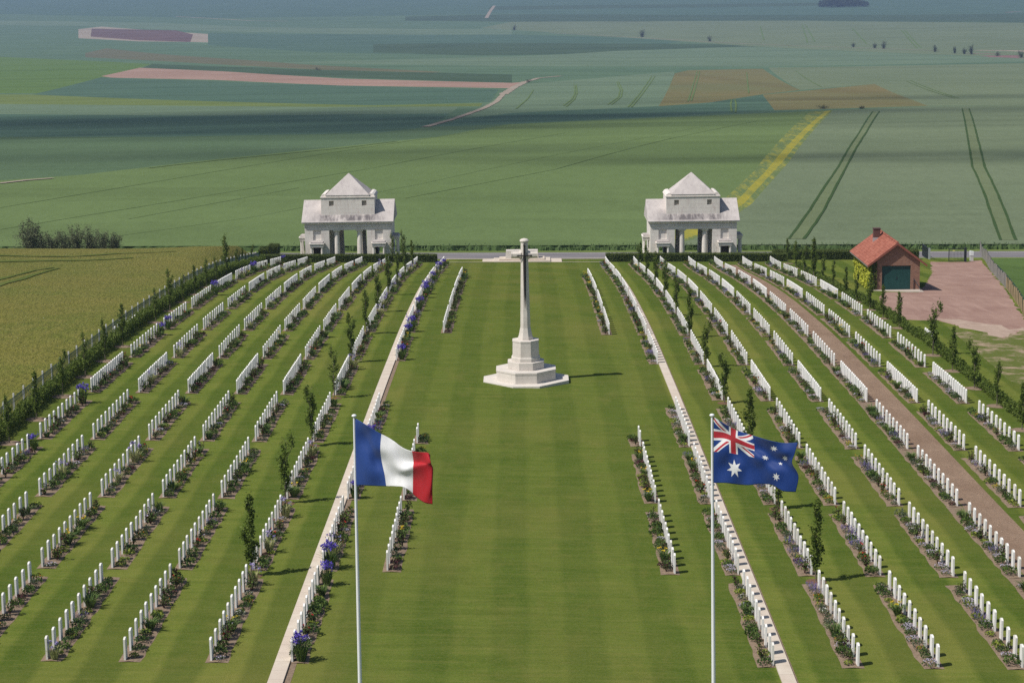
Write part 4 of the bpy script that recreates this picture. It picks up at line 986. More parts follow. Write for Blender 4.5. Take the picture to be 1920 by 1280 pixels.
# ------------------------------------------------------------------ young trees
def young_tree(seed, h, dense, sparse_top):
    R = random.Random(seed); tr = MB(); cr = MB(); pts = [Vector((0, 0, 0))]; 
    for i in range(1, 7): pts.append(Vector((R.gauss(0, .03) * i * .6, R.gauss(0, .03) * i * .6, h * i / 6.2)))
    for i in range(6): tr.tube(pts[i], pts[i+1], .035 * (1 - i/7.5), .035 * (1 - (i+1)/7.5), TRUNK, 6)
    nb = 34
    for k in range(nb):
        t = .14 + .84 * k / nb; i = min(5, int(t * 6.2 / 1.0)); b0 = pts[0].lerp(pts[6], t); b0 = Vector((pts[min(6, i)].x, pts[min(6, i)].y, h * t * .97))
        w = .28 * math.sin(PI * min(1, (t - .05) / .95 * .93 + .09)) ** .75 * R.uniform(.45, 1.15); az = R.random() * 6.28; tip = b0 + Vector((math.cos(az)*w, math.sin(az)*w, .34))
        tr.tube(b0, tip, .009, .004, TRUNK, 3)
        dens = dense * (1 if t < .62 else 1 - sparse_top * (t - .62) / .38)
        for j in range(int(32 * dens * R.uniform(.35, 1.6))):
            q = b0.lerp(tip, R.uniform(.25, 1.15)); cr.leafq(q + Vector((R.gauss(0, .055), R.gauss(0, .055), R.gauss(0, .07))), .115, L['horn'] if R.random() < .75 else L['hornl'], R)
    for j in range(12): cr.leafq(pts[6] + Vector((R.gauss(0, .03), R.gauss(0, .03), R.uniform(-.35, .02))), .08, L['horn'], R)
    return tr.mesh('trunk'), cr.mesh('crown')
TP = [young_tree(11, 3.2, 1.25, .5), young_tree(12, 3.0, 1.0, .7), young_tree(13, 3.3, 1.5, .4), young_tree(14, 2.9, .55, .3), young_tree(15, 3.1, 1.1, .8)]
def disc(x, y, m, label, rx=.52):
    mb = MB(); mb.mi(m); mb.v.append((x, y, ground(x, y) + .03)); n = 20
    for i in range(n):
        a = 2*PI*i/n; r = rx * rnd.uniform(.93, 1.05); mb.v.append((x + r*math.cos(a), y + r*math.sin(a), ground(x + r*math.cos(a), y + r*math.sin(a)) + .006))
    for i in range(n): mb.f.append((0, 1 + i, 1 + (i+1) % n)); mb.m.append(0)
    tag(mb.build('tree_pit'), label, None, None, 'structure')
def plant_tree(x, y, k, sc, label, group):
    o = empty('young_tree', (x, y, ground(x, y)), rnd.random() * 6.28); o.scale = (sc * rnd.uniform(.9, 1.1),) * 2 + (sc,)
    for nm, me in zip(('trunk', 'crown'), TP[k]):
        c = bpy.data.objects.new(nm, me); C.objects.link(c); c.parent = o
    tag(o, label, 'tree', group)
sides = {'L2': 'left', 'R2': 'right'}
for r in ('L2', 'R2'):
    for p in range(2, 13):
        y = PY[p] - 1.05; x = ROWX[r] + (0.02 if r == 'L2' else .05); k = {('L2', 5): 3, ('L2', 2): 2, ('R2', 3): 1, ('R2', 2): 2}.get((r, p), rnd.randrange(5) if p > 5 else rnd.choice((0, 2, 4)))
        if k == 3 and (r, p) != ('L2', 5): k = 0
        plant_tree(x, y, k, rnd.uniform(.95, 1.06) * (.84 if p > 9 else 1), 'slim young hornbeam, %s from the camera among those within headstone rows on the %s' % (ORD[p - 2], sides[r]), 'slim young trees between the headstone groups')
        disc(x, y, MULCH, 'dark mulch circle around the %s slim tree of the %s headstone row' % (ORD[p - 2], sides[r]), .42)
LT = [(17.5,830.5),(69,786),(118,743),(160,706.5),(197.7,677),(230.6,649.7),(292,604.5),(318.6,583),(343.6,566.5),(365.6,552),(387,538.6),(405,526),(425,515),(444,506),(456,500.5),(473,494)]
for i, q in enumerate(LT):
    p = at(*q); h = [.74, .78, .86, .88, .88, .86, .80, 1.02, .70, .70, .76, .66, 1.18, .62, .58, .64][i]
    plant_tree(p.x, p.y, [0, 2, 4, 1, 1, 0, 1, 1, 1, 2, 4, 1, 1, 0, 2, 4][i], h, 'young hornbeam by the left boundary hedge, %s from the camera' % ORD[i], 'young trees along the boundary hedges')
    disc(p.x, p.y, SOIL, 'bare soil circle around the %s young tree by the left hedge' % ORD[i], .62)
RT = [(1916,806),(1869,761),(1827,728),(1786,695.5),(1749,666),(1686,615),(1655.5,597),(1631,581),(1605.7,566),(1585.7,551),(1562,537),(1543,525),(1525.5,519),(1507.5,511),(1492,503),(1477,494)]
for i, q in enumerate(RT):
    p = at(*q); h = [.78, .86, .95, .84, 1.16, .80, .74, .86, .70, .68, .74, .80, 1.08, .86, .92, .78][i]
    plant_tree(p.x, p.y, [2, 4, 4, 2, 4, 0, 2, 0, 0, 2, 4, 1, 2, 4, 1, 0][i], h, 'young hornbeam by the right boundary hedge, %s from the camera' % ORD[i], 'young trees along the boundary hedges')
    disc(p.x, p.y, SOIL, 'bare soil circle around the %s young tree by the right hedge' % ORD[i], .6)
# two spindly saplings by the hedge beside the left pavilion
for i, (px, py, h) in enumerate(((737, 490, 1.02), (757, 490, 1.1))):
    p = at(px, py); plant_tree(p.x, p.y - .8, 3, h, 'slim sapling before the low hedge, %s of the pair right of left pavilion' % ('left one' if i == 0 else 'right one'), 'young trees along the boundary hedges')

# ------------------------------------------------------------------ bushes behind the meadow, trees of the plain
def bush(px, py, top, wpx, seed, label, name='bush', m='bush', dens=1.0, group=None, lean=0):
    p = at(px, py) if name == 'bush' and py > 300 else at(px, py); k = FPX / (p - CAM).dot(cF); h = (py - top) / k; w = wpx / k / 2
    R = random.Random(seed); o = empty(name, p); o['label'] = label; o['category'] = 'bush' if name == 'bush' else 'tree'
    if group: o['group'] = group
    tr = MB(); cr = MB(); nb = 13
    for i in range(nb):
        az = R.random() * 6.28; q = w * R.uniform(.1, .75); tip = Vector((q*math.cos(az) + lean*w, q*math.sin(az), h * R.uniform(.55, .97))); tr.tube((R.gauss(0, w*.12), R.gauss(0, w*.12), -h*.05), tip, .03 * h / 3, .01 * h / 3, TRUNK, 4)
        for j in range(int(85 * dens)):
            t = R.uniform(.12, 1.03); c = tip * t + Vector((R.gauss(0, w*.13), R.gauss(0, w*.13), R.gauss(0, h*.05))); c.z = max(.05 * h, c.z)
            cr.leafq(c, max(.045 * h, .13), L[m], R)
    for j in range(int(240 * dens)): cr.leafq((R.gauss(0, w*.5), R.gauss(0, w*.5), R.uniform(0, h*.62)), max(.05 * h, .10), L[m], R)
    tr.build('trunk', o); cr.build('crown', o); return o
for i, (px, top, w, d, lab) in enumerate(((66, 411, 40, 1.15, 'tallest round grey green bush at the left end of the clump'), (85, 440, 22, .8, 'low bush between the tallest bush and the rest of the clump'), (106, 436, 38, 1.0, 'dense low bush in the middle of the clump behind the meadow'), (128, 432, 34, .9, 'dark bush just right of the middle of the clump'), (150, 420, 30, .7, 'tall twiggy bush with bare stems in the clump'), (178, 423, 36, .7, 'tall thin leaved bush in the right half of the clump'), (200, 428, 34, .7, 'bush with pale bare stems near the right end of the clump'), (221, 437, 26, .9, 'small dark bush at the right end of the clump'))):
    p = on_depth(px, 470, 221.0); base = Vector((p.x, 219.0, ground(p.x, 219)))
    bx_, by_ = proj(base); bush_o = None
    R0 = at; 
    def fixed(px_, py_, _b=base): return _b
    at_keep = at; at = fixed
    bush(px, by_, top - 2, w * 1.5, 40 + i, lab, dens=d * 2.4, group='bushes behind the meadow'); at = at_keep
FT = [(964, 58, 48, 10, 'small lone tree at the top centre of the plain'), (1204, 71, 57, 17, 'dark lone bush left of the far line of bushes'), (1331, 79, 68, 13, 'small dark bush second from the left along the far line'), (1600, 90, 80, 11, 'smallest bush left of the pair on the far line'), (1640, 92, 81, 10, 'left bush of the pair on the far line'), (1657, 93, 79, 12, 'right and taller bush of the pair on the far line'), (1753, 99, 86, 11, 'pointed bush left of the three trees on the far line'), (1790, 102, 89, 8, 'slim conical tree on the far line'), (1808, 103, 90, 11, 'left tree of the twin trees on the far line'), (1821, 104, 87, 12, 'taller right tree of the twin trees on the far line'), (1870, 107, 97, 14, 'low bush on the far line near the right edge'), (1915, 110, 96, 15, 'dark bush at the right edge of the far line'),
      (596, 134, 127, 14, 'lone dark bush above the red soil strip'), (990, 157, 149, 17, 'bush at the bend of the dirt farm track'), (1543, 208, 197, 26, 'round green bush at the top of the yellow strip'), (1615, 208, 200, 13, 'small reddish bush right of the yellow strip')]
for i, (px, py, top, w, lab) in enumerate(FT): bush(px, py, py - (py - top) * 1.15, w * 1.2, 80 + i, lab, 'bush' if i not in (0, 7, 8, 9) else 'tree', 'far', 1.0, 'scattered trees and bushes on the far plain')
R = random.Random(99); w = at(1580, 14); k = FPX / (w - CAM).dot(cF); cr = MB()
for i in range(60):
    cx = R.uniform(-44, 44) / k; hh = R.uniform(11, 17) / k * (1 - .45 * abs(cx * k / 46) ** 3); cy = R.uniform(-30, 60)
    for j in range(70):
        v = Vector((R.gauss(0, 1), R.gauss(0, 1), R.gauss(0, 1))).normalized(); q = Vector((w.x + cx + v.x*7, w.y + cy + v.y*7, 0)); q.z = w.z + max(.5, hh*.62 + v.z*hh*.42); cr.leafq(q, 3.2, L['far'], R)
tag(cr.build('far_wood'), 'dark hazy wood at the top right of the plain', 'wood', None, 'stuff')

# ------------------------------------------------------------------ brick shed
A = at(1637, 544); B = at(1724, 544); yh_ = A.y; x0, x1 = A.x, on_depth(1724, 544, yh_).x; zh = ground((x0 + x1) / 2, yh_) + .02
wd = x1 - x0; dp = 8.8
hs = empty('brick_shed', ((x0 + x1) / 2, yh_, zh)); tag(hs, 'small red brick shed with tiled roof, green doors and ivy on one side', 'shed')
hw = wd / 2; he = 2.55; hr_ = 4.05; dw = 1.23; dx = -.02; dh = 2.12
mb = MB()
mb.prism([(-hw, .001, -.3), (dx - dw, .001, -.3), (dx - dw, .001, he), (-hw, .001, he)], [(-hw, .24, -.3), (dx - dw, .24, -.3), (dx - dw, .24, he), (-hw, .24, he)], BRICK)
mb.prism([(dx + dw, .001, -.3), (hw, .001, -.3), (hw, .001, he), (dx + dw, .001, he)], [(dx + dw, .24, -.3), (hw, .24, -.3), (hw, .24, he), (dx + dw, .24, he)], BRICK)
mb.prism([(dx - dw, .001, dh), (dx + dw, .001, dh), (dx + dw, .001, he), (dx - dw, .001, he)], [(dx - dw, .24, dh), (dx + dw, .24, dh), (dx + dw, .24, he), (dx - dw, .24, he)], BRICK)
mb.prism([(-hw, .001, he), (hw, .001, he), (0, .001, hr_ - .05)], [(-hw, .24, he), (hw, .24, he), (0, .24, hr_ - .05)], BRICK)
mb.box(-hw, -hw + .24, .24, dp, -.6, he, BRICK); mb.box(hw - .24, hw, .24, dp, -.6, he, BRICK); mb.box(-hw + .24, hw - .24, dp - .24, dp, -.6, he, BRICK)
mb.prism([(-hw, dp - .24, he), (hw, dp - .24, he), (0, dp - .24, hr_ - .05)], [(-hw, dp, he), (hw, dp, he), (0, dp, hr_ - .05)], BRICK)
mb.build('wall', hs)
ov, of_ = .56, .28; k = (hr_ - he) / hw; rf = empty('roof', (0, 0, 0)); rf.parent = hs
for sg, nm in ((-1, 'slope'), (1, 'slope')):
    mb = MB(); rows = 13; cols = 34; X0 = hw + ov; L0 = math.hypot(X0, X0 * k)
    for i in range(rows):
        xa = X0 * (1 - i / rows); xb = X0 * (1 - (i + 1.12) / rows); xb = max(0, xb)
        for j in range(cols):
            ya = -of_ + (dp + 2 * of_) * j / cols; yb = -of_ + (dp + 2 * of_) * (j + .97) / cols; za = hr_ + .0 - k * xa + .05 + rnd.uniform(-.008, .008); zb = hr_ - k * xb + .02
            q = [(sg*xa, ya, za), (sg*xa, yb, za), (sg*xb, yb, zb), (sg*xb, ya, zb)]; q2 = [(x, y, z + .045) for x, y, z in q]
            if sg < 0: mb.prism(q[::-1], q2[::-1], TILE)
            else: mb.prism(q, q2, TILE)
    mb.prism(*(([(sg*X0*.995, -of_ + .02, hr_ - k*X0 - .06), (0, -of_ + .02, hr_ - .06), (0, dp + of_ - .02, hr_ - .06), (sg*X0*.995, dp + of_ - .02, hr_ - k*X0 - .06)], [(sg*X0*.995, -of_ + .02, hr_ - k*X0 + .03), (0, -of_ + .02, hr_ + .01), (0, dp + of_ - .02, hr_ + .01), (sg*X0*.995, dp + of_ - .02, hr_ - k*X0 + .03)])), WOOD)
    sl = mb.build('slope', rf)
    mb = MB(); mb.prism([(sg*X0, -of_ - .03, hr_ - k*X0 - .1), (sg*X0, -of_ - .03, hr_ - k*X0 + .1), (0, -of_ - .03, hr_ + .1), (0, -of_ - .03, hr_ - .12)], [(sg*X0, -of_ - .005, hr_ - k*X0 - .1), (sg*X0, -of_ - .005, hr_ - k*X0 + .1), (0, -of_ - .005, hr_ + .1), (0, -of_ - .005, hr_ - .12)], mat('verge_tile', (.24, .085, .06), .9)); mb.build('verge_board', rf)
mb = MB(); n = 22
for j in range(n): mb.tube((0, -of_ + (dp + 2*of_) * j / n, hr_ + .07), (0, -of_ + (dp + 2*of_) * (j + .97) / n, hr_ + .065), .11, .10, TILE, 8)
mb.build('ridge', rf)
mb = MB(); cy_ = dp * .70; mb.box(-.92, -.34, cy_, cy_ + .5, hr_ - 1.0, hr_ + .46, mat('dark_brick', (.12, .06, .05), .95)); mb.box(-.96, -.30, cy_ - .04, cy_ + .54, hr_ + .46, hr_ + .54, mat('dark_cap', (.10, .06, .055), .95)); ch = mb.build('chimney', rf)
mb = MB(); mb.box(-1.0, -.25, cy_ - .12, cy_ - .002, hr_ - .75, hr_ - .3, GREYP); mb.build('flashing', ch)
mb = MB(); mb.box(dx - dw + .003, dx - .006, .12, .17, 0, dh - .004, GDOOR); mb.build('door', hs); mb = MB(); mb.box(dx + .006, dx + dw - .003, .12, .17, 0, dh - .004, GDOOR); dr = mb.build('door', hs)
mb = MB(); mb.box(dx + .03, dx + .09, .09, .119, .95, 1.15, IRON); mb.build('handle', dr)
mb = MB(); mb.box(-hw - .12, hw + .12, -1.35, 0, -.35, .06, mat('concrete_slab', (.42, .36, .31), .95)); mb.build('apron', hs, bevel=.01)
mb = MB(); mb.tube((hw - .5, -.05, .06), (hw - .5, -.05, .98), .03, .03, IRON, 6); mb.tube((hw - .5, -.05, .95), (hw + .02, -.6, .06), .03, .03, IRON, 6); mb.build('rail', hs)
iv = MB(); Ri = random.Random(4); ivd = MB()
for i in range(5200):
    yy = Ri.uniform(-.05, dp * .98); zz = Ri.uniform(-.2, he - .22); th = .12 + .16 * abs(math.sin(yy * 2.1 + zz * 1.7)) * Ri.random()
    m_ = L['ivyd'] if (yy < .2 and Ri.random() < .8) or Ri.random() < .10 else L['ivy']
    iv.leafq((-hw - Ri.uniform(.02, th + .05), yy, zz), .19, m_, Ri, .4)
for i in range(420): iv.leafq((-hw + Ri.uniform(-.1, .3) ** 1, -Ri.uniform(.02, .12), Ri.uniform(.0, he) ), .13, L['ivyd'], Ri)
ivo = iv.build('ivy'); ivo.location = hs.location; tag(ivo, 'bright yellow green ivy covering the left side wall of the brick shed', 'ivy')
# low planting in front of the shed and along the yard
for i, (px, py, top, w) in enumerate(((1607, 562, 551, 20), (1622, 564, 552, 20))): 
    bush(px, py, top, w, 140 + i, 'dark low bush at the foot of the ivy wall, %s one' % ('left' if i == 0 else 'right'), 'bush', 'mid', .8)

# ------------------------------------------------------------------ flags
def cr_interp(P0, P1, P2, P3, t): return 0.5 * ((2*P1) + (-P0 + P2)*t + (2*P0 - 5*P1 + 4*P2 - P3)*t*t + (-P0 + 3*P1 - 3*P2 + P3)*t*t*t)
class Cloth:
    """a hanging flag: a grid of control points (u along the fly, v down the hoist)"""
    def __init__(s, rows): s.g = rows; s.nv = len(rows); s.nu = len(rows[0])
    def row(s, r, u):
        x = u * (s.nu - 1); i = min(s.nu - 2, int(x)); t = x - i; g = s.g[r]
        a = g[max(0, i-1)] if i > 0 else g[0]*2 - g[1]; d = g[i+2] if i + 2 < s.nu else g[-1]*2 - g[-2]
        return cr_interp(a, g[i], g[i+1], d, t)
    def at(s, u, v):
        y = v * (s.nv - 1); j = min(s.nv - 2, int(y)); t = y - j; f = lambda r: s.row(r, u)
        b, c = f(j), f(j + 1); a = f(j-1) if j > 0 else b*2 - c; d = f(j+2) if j + 2 < s.nv else c*2 - b
        return cr_interp(a, b, c, d, t)
YFLAG = 52.8
def cloth_from(px_rows):
    rows = []
    for row in px_rows: rows.append([np.array(on_depth(x, y, YFLAG + dy * .8 - (x - px_rows[0][0][0]) / 70.0 * .62)) for x, y, dy in row])
    return Cloth(rows)
def flag_mesh(name, cloth, asp, shapes, base, parent, thick=.006, step=.03):
    pts = []; edges = []
    def ring(pl):
        i = len(pts); out = []
        for a in range(len(pl)):
            p, q = pl[a], pl[(a+1) % len(pl)]; k = max(1, int(math.hypot((q[0]-p[0])*asp, q[1]-p[1]) / .025))
            out += [Vector((p[0] + (q[0]-p[0])*j/k, p[1] + (q[1]-p[1])*j/k)) for j in range(k)]
        pts.extend(out); n = len(out); edges.extend([(i + j, i + (j+1) % n) for j in range(n)])
    ring([(0,0),(1,0),(1,1),(0,1)])
    for pl, m in shapes: ring(pl)
    n = int(1 / step)
    pts.extend(Vector(((i + .5) / int(n*asp), (j + .5) / n)) for i in range(int(n*asp)) for j in range(n))
    vs, es, fs, *_ = delaunay_2d_cdt(pts, edges, [], 0, 1e-5); mb = MB()
    for v in vs: mb.v.append(tuple(cloth.at(min(1, max(0, v.x)), min(1, max(0, v.y)))))
    for f in fs:
        cx = sum(vs[i].x for i in f)/3; cy = sum(vs[i].y for i in f)/3; m = base
        for pl, mm in shapes:
            if inside((cx, cy), pl): m = mm
        mb.f.append(tuple(f)[::-1]); mb.m.append(mb.mi(m))
    o = mb.build(name, parent, smooth=True); o.matrix_parent_inverse = Matrix.Translation(-parent.location)
    s = o.modifiers.new('solid', 'SOLIDIFY'); s.thickness = thick; return o
def cloth_b(col):
    def bd(n, b):
        p = n.pos(); f = n.noise(n.scale(p, (3, 3, 1.2)), 2.0, 3); g = n.noise(p, 60, 2)
        n.set(b.inputs['Base Color'], n.mix(n.ramp(f, .3, .7), col, tuple(v * .88 for v in col))); n.bump(b, f, .15, .03)
        b.inputs['Sheen Weight'].default_value = .15
        t = n.node('ShaderNodeBsdfTranslucent'); n.set(t.inputs[0], tuple(min(1, v * 1.1) for v in col)); mx = n.node('ShaderNodeMixShader'); mx.inputs[0].default_value = .22
        n.nt.links.new(b.outputs[0], mx.inputs[1]); n.nt.links.new(t.outputs[0], mx.inputs[2]); n.nt.links.new(mx.outputs[0], n.nt.nodes['Material Output'].inputs[0])
    return bd
FB = mat('flag_blue', rough=.65, build=cloth_b((.022, .068, .275))); FW = mat('flag_white', rough=.65, build=cloth_b((.80, .80, .80))); FR = mat('flag_red', rough=.65, build=cloth_b((.52, .018, .028)))
AB = mat('flag_navy', rough=.6, build=cloth_b((.009, .044, .215))); AR = mat('flag_crimson', rough=.65, build=cloth_b((.47, .030, .045)))
def flagpole(px_top, py_top, px_low, label):
    top = on_depth(px_top, py_top, YFLAG + .02); low = on_depth(px_low, 1280, YFLAG + .02); zg = ground(top.x, YFLAG)
    d = (low - top) / (low.z - top.z); foot = top + d * (zg - top.z); o = empty('flagpole', foot); tag(o, label, 'flagpole', 'two white flagpoles in front')
    t = top - foot; mb = MB(); mb.tube((0, 0, -.1), t * .5, .064, .052, WHITEP, 20); mb.tube(t * .5, t, .052, .030, WHITEP, 20); mb.build('pole', o, smooth=False)
    mb = MB(); mb.lathe(tuple(t), [(.03, -.03), (.045, -.01), (.068, .02), (.068, .035), (.055, .055), (.02, .07), (.002, .072)], WHITEP, 20); mb.build('finial', o)
    mb = MB(); mb.lathe((0, 0, 0), [(.2, -.1), (.2, .05), (.11, .07)], GREYP, 20); mb.build('base', o)
    return o, foot, t
po, foot, tt = flagpole(664, 781, 675, 'white flagpole flying the French tricolour')
fr = cloth_from([
 [(666,784,0),(686,796,-.12),(707,809,.02),(732,822,.16),(757,840,.05),(780,847,-.10),(801,848,.02),(807,853,.12)],
 [(666.5,815,0),(687,824,.12),(705,838,-.05),(731,846,-.02),(757,862,.14),(784,866,.08),(806,866,-.08),(807,868,.06)],
 [(667,846,0),(689,853,-.02),(708,862,.14),(732,868,.05),(755,880,-.10),(784,873,-.14),(807,876,.02),(812,878,.10)],
 [(667.5,878,0),(690,882,-.10),(713,888,.02),(737,891,.14),(757,894,.08),(783,900,.05),(806,908,-.04),(811,912,.06)],
 [(668,909,0),(691,910,-.02),(716,911,.06),(740,911,-.02),(761,914,-.08),(780,931,.08),(796,942,.02),(811,945,.10)]])
fo = empty('flag', foot + tt); tag(fo, 'French flag of blue, white and red vertical bands on left pole', 'flag', 'two national flags'); 
flag_mesh('flag_cloth', fr, 1.5, [([(0,0),(.3333,0),(.3333,1),(0,1)], FB), ([(.3333,0),(.6667,0),(.6667,1),(.3333,1)], FW), ([(.6667,0),(1,0),(1,1),(.6667,1)], FR)], FB, fo)
po, foot, tt = flagpole(1335, 780, 1338, 'white flagpole flying the Australian flag')
au = cloth_from([
 [(1338,781,0),(1358,794,-.10),(1381,806,.04),(1402,813,.15),(1421,819,.02),(1445,826,-.12),(1470,830,.0),(1496,829,.12)],
 [(1338,813,0),(1359,815,.08),(1380,824,-.06),(1405,835,.03),(1424,841,.14),(1446,846,.08),(1470,848,-.10),(1490,850,-.02)],
 [(1338,844,0),(1359,845,-.08),(1381,849,.08),(1403,853,.03),(1425,859,-.08),(1448,863,.12),(1472,866,.10),(1485,868,-.06)],
 [(1338,875,0),(1360,876,.08),(1383,877,-.05),(1405,879,.06),(1427,881,.04),(1450,883,-.10),(1474,888,.02),(1497,892,.10)],
 [(1338,905,0),(1360,905,-.02),(1384,908,.08),(1404,909,-.05),(1426,907,.06),(1448,909,.02),(1468,920,-.08),(1492,922,.06)]])
asp = 1.6
def rect(x0, x1, y0, y1): return [(x0, y0), (x1, y0), (x1, y1), (x0, y1)]
def star(cx, cy, r, n, inner=4/9):
    out = []
    for i in range(2 * n):
        rr = r if i % 2 == 0 else r * inner; a = -PI/2 + PI * i / n; out.append((cx + rr * math.cos(a) / asp, cy + rr * math.sin(a)))
    return out
CW, CH = .5, .52   # the canton
def saltire(w, half=None):
    """diagonal bands as polygons clipped to the canton"""
    out = []
    for (ax, ay, bx, by) in ((0, 0, CW, CH), (0, CH, CW, 0)):
        dx, dy = (bx - ax) * asp, by - ay; l = math.hypot(dx, dy); nx, ny = -dy / l, dx / l
        poly = [(ax + nx*w/asp*s, ay + ny*w*s) for s in (1, -1)] + [(bx + nx*w/asp*s, by + ny*w*s) for s in (-1, 1)]
        out.append(poly)
    return out
def clip(poly, x0, x1, y0, y1):
    def cl(p, ins, isec):
        o = []
        for i in range(len(p)):
            a, b = p[i], p[(i+1) % len(p)]
            if ins(a): o.append(a)
            if ins(a) != ins(b): o.append(isec(a, b))
        return o
    ix = lambda X: (lambda a, b: (X, a[1] + (b[1]-a[1]) * (X - a[0]) / (b[0]-a[0])))
    iy = lambda Y: (lambda a, b: (a[0] + (b[0]-a[0]) * (Y - a[1]) / (b[1]-a[1]), Y))
    p = cl(poly, lambda q: q[0] >= x0, ix(x0)); p = cl(p, lambda q: q[0] <= x1, ix(x1)); p = cl(p, lambda q: q[1] >= y0, iy(y0)); return cl(p, lambda q: q[1] <= y1, iy(y1))
shapes = []
for pl in saltire(.052): shapes.append((clip(pl, .0005, CW, .0005, CH), FW))
def half_diag(ax, ay, bx, by, s):   # counterchanged red arms
    dx, dy = (bx - ax) * asp, by - ay; l = math.hypot(dx, dy); nx, ny = -dy / l * s, dx / l * s; w = .033
    return [(ax, ay), (bx, by), (bx + nx*w/asp, by + ny*w), (ax + nx*w/asp, ay + ny*w)]
cx, cy = CW/2, CH/2
for (ax, ay, s) in ((0, 0, 1), (CW, CH, 1), (0, CH, 1), (CW, 0, 1)): shapes.append((clip(half_diag(ax, ay, cx, cy, s), .001, CW - .001, .001, CH - .001), AR))
shapes += [(rect(cx - .052, cx + .052, .0008, CH), FW), (rect(.0008, CW, cy - .086, cy + .086), FW), (rect(cx - .031, cx + .031, .0012, CH - .0005), AR), (rect(.0012, CW - .0005, cy - .052, cy + .052), AR)]
shapes += [(star(.25, .76, .145, 7), FW), (star(.75, .84, .072, 7), FW), (star(.635, .455, .072, 7), FW), (star(.745, .17, .072, 7), FW), (star(.865, .40, .072, 7), FW), (star(.80, .55, .042, 5), FW)]
fo = empty('flag', foot + tt); tag(fo, 'Australian flag with union jack canton and white stars on right pole', 'flag', 'two national flags')
flag_mesh('flag_cloth', au, asp, shapes, AB, fo, step=.03)

# ------------------------------------------------------------------ sky, clouds, light, air, camera
SEL, SAZ = math.radians(54), math.radians(27)      # sun height, and heading of the shadows from +X towards +Y
sdir = Vector((math.cos(SAZ) * math.cos(SEL), math.sin(SAZ) * math.cos(SEL), -math.sin(SEL)))
def cloud(px, py, wx, wy, seed, label, alt=900, n=90):
    g = at(px, py); c = g - sdir * (alt / -sdir.z) * 1.0; R = random.Random(seed); mb = MB()
    import bmesh
    bm = bmesh.new(); bmesh.ops.create_icosphere(bm, subdivisions=2, radius=1.0); sv = [v.co.copy() for v in bm.verts]; sf = [tuple(v.index for v in f.verts) for f in bm.faces]; bm.free()
    for i in range(n):
        ga, gb = R.gauss(0, .55), R.gauss(0, .55); q = min(1.3, math.hypot(ga, gb)); o = Vector((ga * wx, gb * wy, R.uniform(-10, 40))); r = R.uniform(.16, .50) * (1.15 - .6 * q)
        mb.poly([c + o + Vector((v.x * wx * r, v.y * wy * r, v.z * min(wx, wy) * .3)) * (1 + R.uniform(-.06, .06)) * 1 for v in sv] if False else [c + o + Vector((v.x * wx * r, v.y * wy * r, v.z * 30)) for v in sv], sf, CLOUD)
    tag(mb.build('cloud', smooth=True), label, None, None, 'structure')
CLOUD = bpy.data.materials.new('cloud'); CLOUD.use_nodes = True; nt = CLOUD.node_tree; b = nt.nodes['Principled BSDF']; b.inputs['Base Color'].default_value = (.9, .9, .9, 1); b.inputs['Roughness'].default_value = 1
tr = nt.nodes.new('ShaderNodeBsdfTransparent'); mx = nt.nodes.new('ShaderNodeMixShader'); mx.inputs[0].default_value = .034; nt.links.new(tr.outputs[0], mx.inputs[1]); nt.links.new(b.outputs[0], mx.inputs[2]); nt.links.new(mx.outputs[0], nt.nodes['Material Output'].inputs[0])
cloud(230, 242, 230, 95, 1, 'flat white cloud whose shadow lies on the left of the plain')
cloud(-150, 238, 170, 80, 2, 'flat white cloud over the far left of the plain')
cloud(610, 247, 130, 40, 3, 'flat white cloud over the valley in the middle left', n=50)
cloud(1170, 222, 150, 36, 4, 'flat white cloud over the valley in the middle', n=45)
cloud(120, 305, 120, 22, 8, 'small thin cloud over the slope below the valley', n=36)
cloud(1520, 190, 130, 35, 5, 'flat white cloud over the ripening crop', n=40)
cloud(1600, 303, 70, 9, 6, 'thin wisp of cloud over the right hand wheat field', n=40)

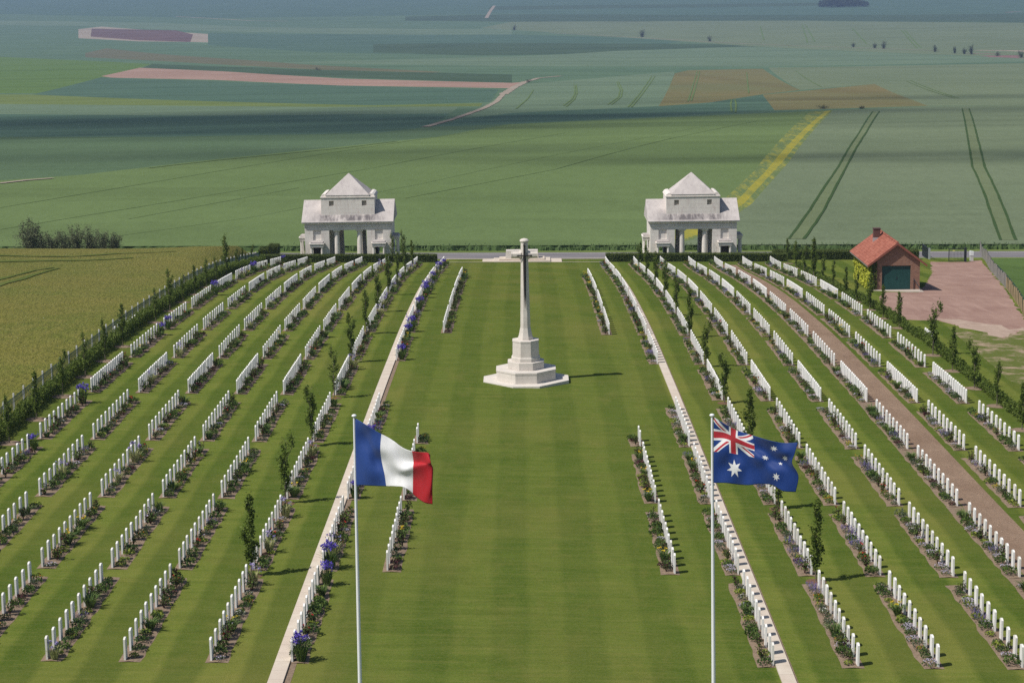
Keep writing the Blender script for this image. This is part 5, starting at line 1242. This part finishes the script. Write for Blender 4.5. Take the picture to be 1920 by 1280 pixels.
W = bpy.data.worlds.new('World'); bpy.context.scene.world = W; W.use_nodes = True; nt = W.node_tree
sky = nt.nodes.new('ShaderNodeTexSky'); sky.sky_type = 'NISHITA'; sky.sun_disc = False; sky.sun_elevation = SEL
to_sun = -sdir; sky.sun_rotation = math.atan2(to_sun.x, to_sun.y)
nt.links.new(sky.outputs[0], nt.nodes['Background'].inputs[0]); nt.nodes['Background'].inputs[1].default_value = SKY_STRENGTH
sl = bpy.data.lights.new('sun', 'SUN'); sl.energy = SUN_STRENGTH; sl.angle = math.radians(.5); sl.color = (1.0, .955, .88)
so = bpy.data.objects.new('sun', sl); C.objects.link(so); so.rotation_euler = sdir.to_track_quat('-Z', 'Y').to_euler()

mb = MB(); HZ = bpy.data.materials.new('haze'); HZ.use_nodes = True; nt = HZ.node_tree
for n_ in list(nt.nodes):
    if n_.type != 'OUTPUT_MATERIAL': nt.nodes.remove(n_)
v = nt.nodes.new('ShaderNodeVolumePrincipled'); v.inputs['Color'].default_value = (.50, .67, 1.0, 1); v.inputs['Density'].default_value = HAZE_D; v.inputs['Anisotropy'].default_value = 0.2
nt.links.new(v.outputs[0], nt.nodes['Material Output'].inputs['Volume'])
mb.box(-4500, 4500, -60, 7900, -75, HC + 60, HZ); tag(mb.build('haze'), 'thin bluish summer haze over the plain', None, None, 'stuff')

cam = bpy.data.cameras.new('camera'); cam.sensor_width = 36; cam.lens = 36 * FPX / 1920; cam.clip_start = .5; cam.clip_end = 20000
co = bpy.data.objects.new('camera', cam); C.objects.link(co)
co.matrix_world = Matrix(((cR.x, cU.x, -cF.x, CAM.x), (cR.y, cU.y, -cF.y, CAM.y), (cR.z, cU.z, -cF.z, CAM.z), (0, 0, 0, 1)))
sc = bpy.context.scene; sc.camera = co
sc.view_settings.view_transform = 'Standard'; sc.view_settings.look = 'None'; sc.view_settings.gamma = 1; sc.view_settings.exposure = EXPOSURE
sc.render.engine = 'CYCLES'; sc.cycles.max_bounces = 6; sc.cycles.transparent_max_bounces = 96; sc.cycles.volume_bounces = 0; sc.cycles.use_denoising = False
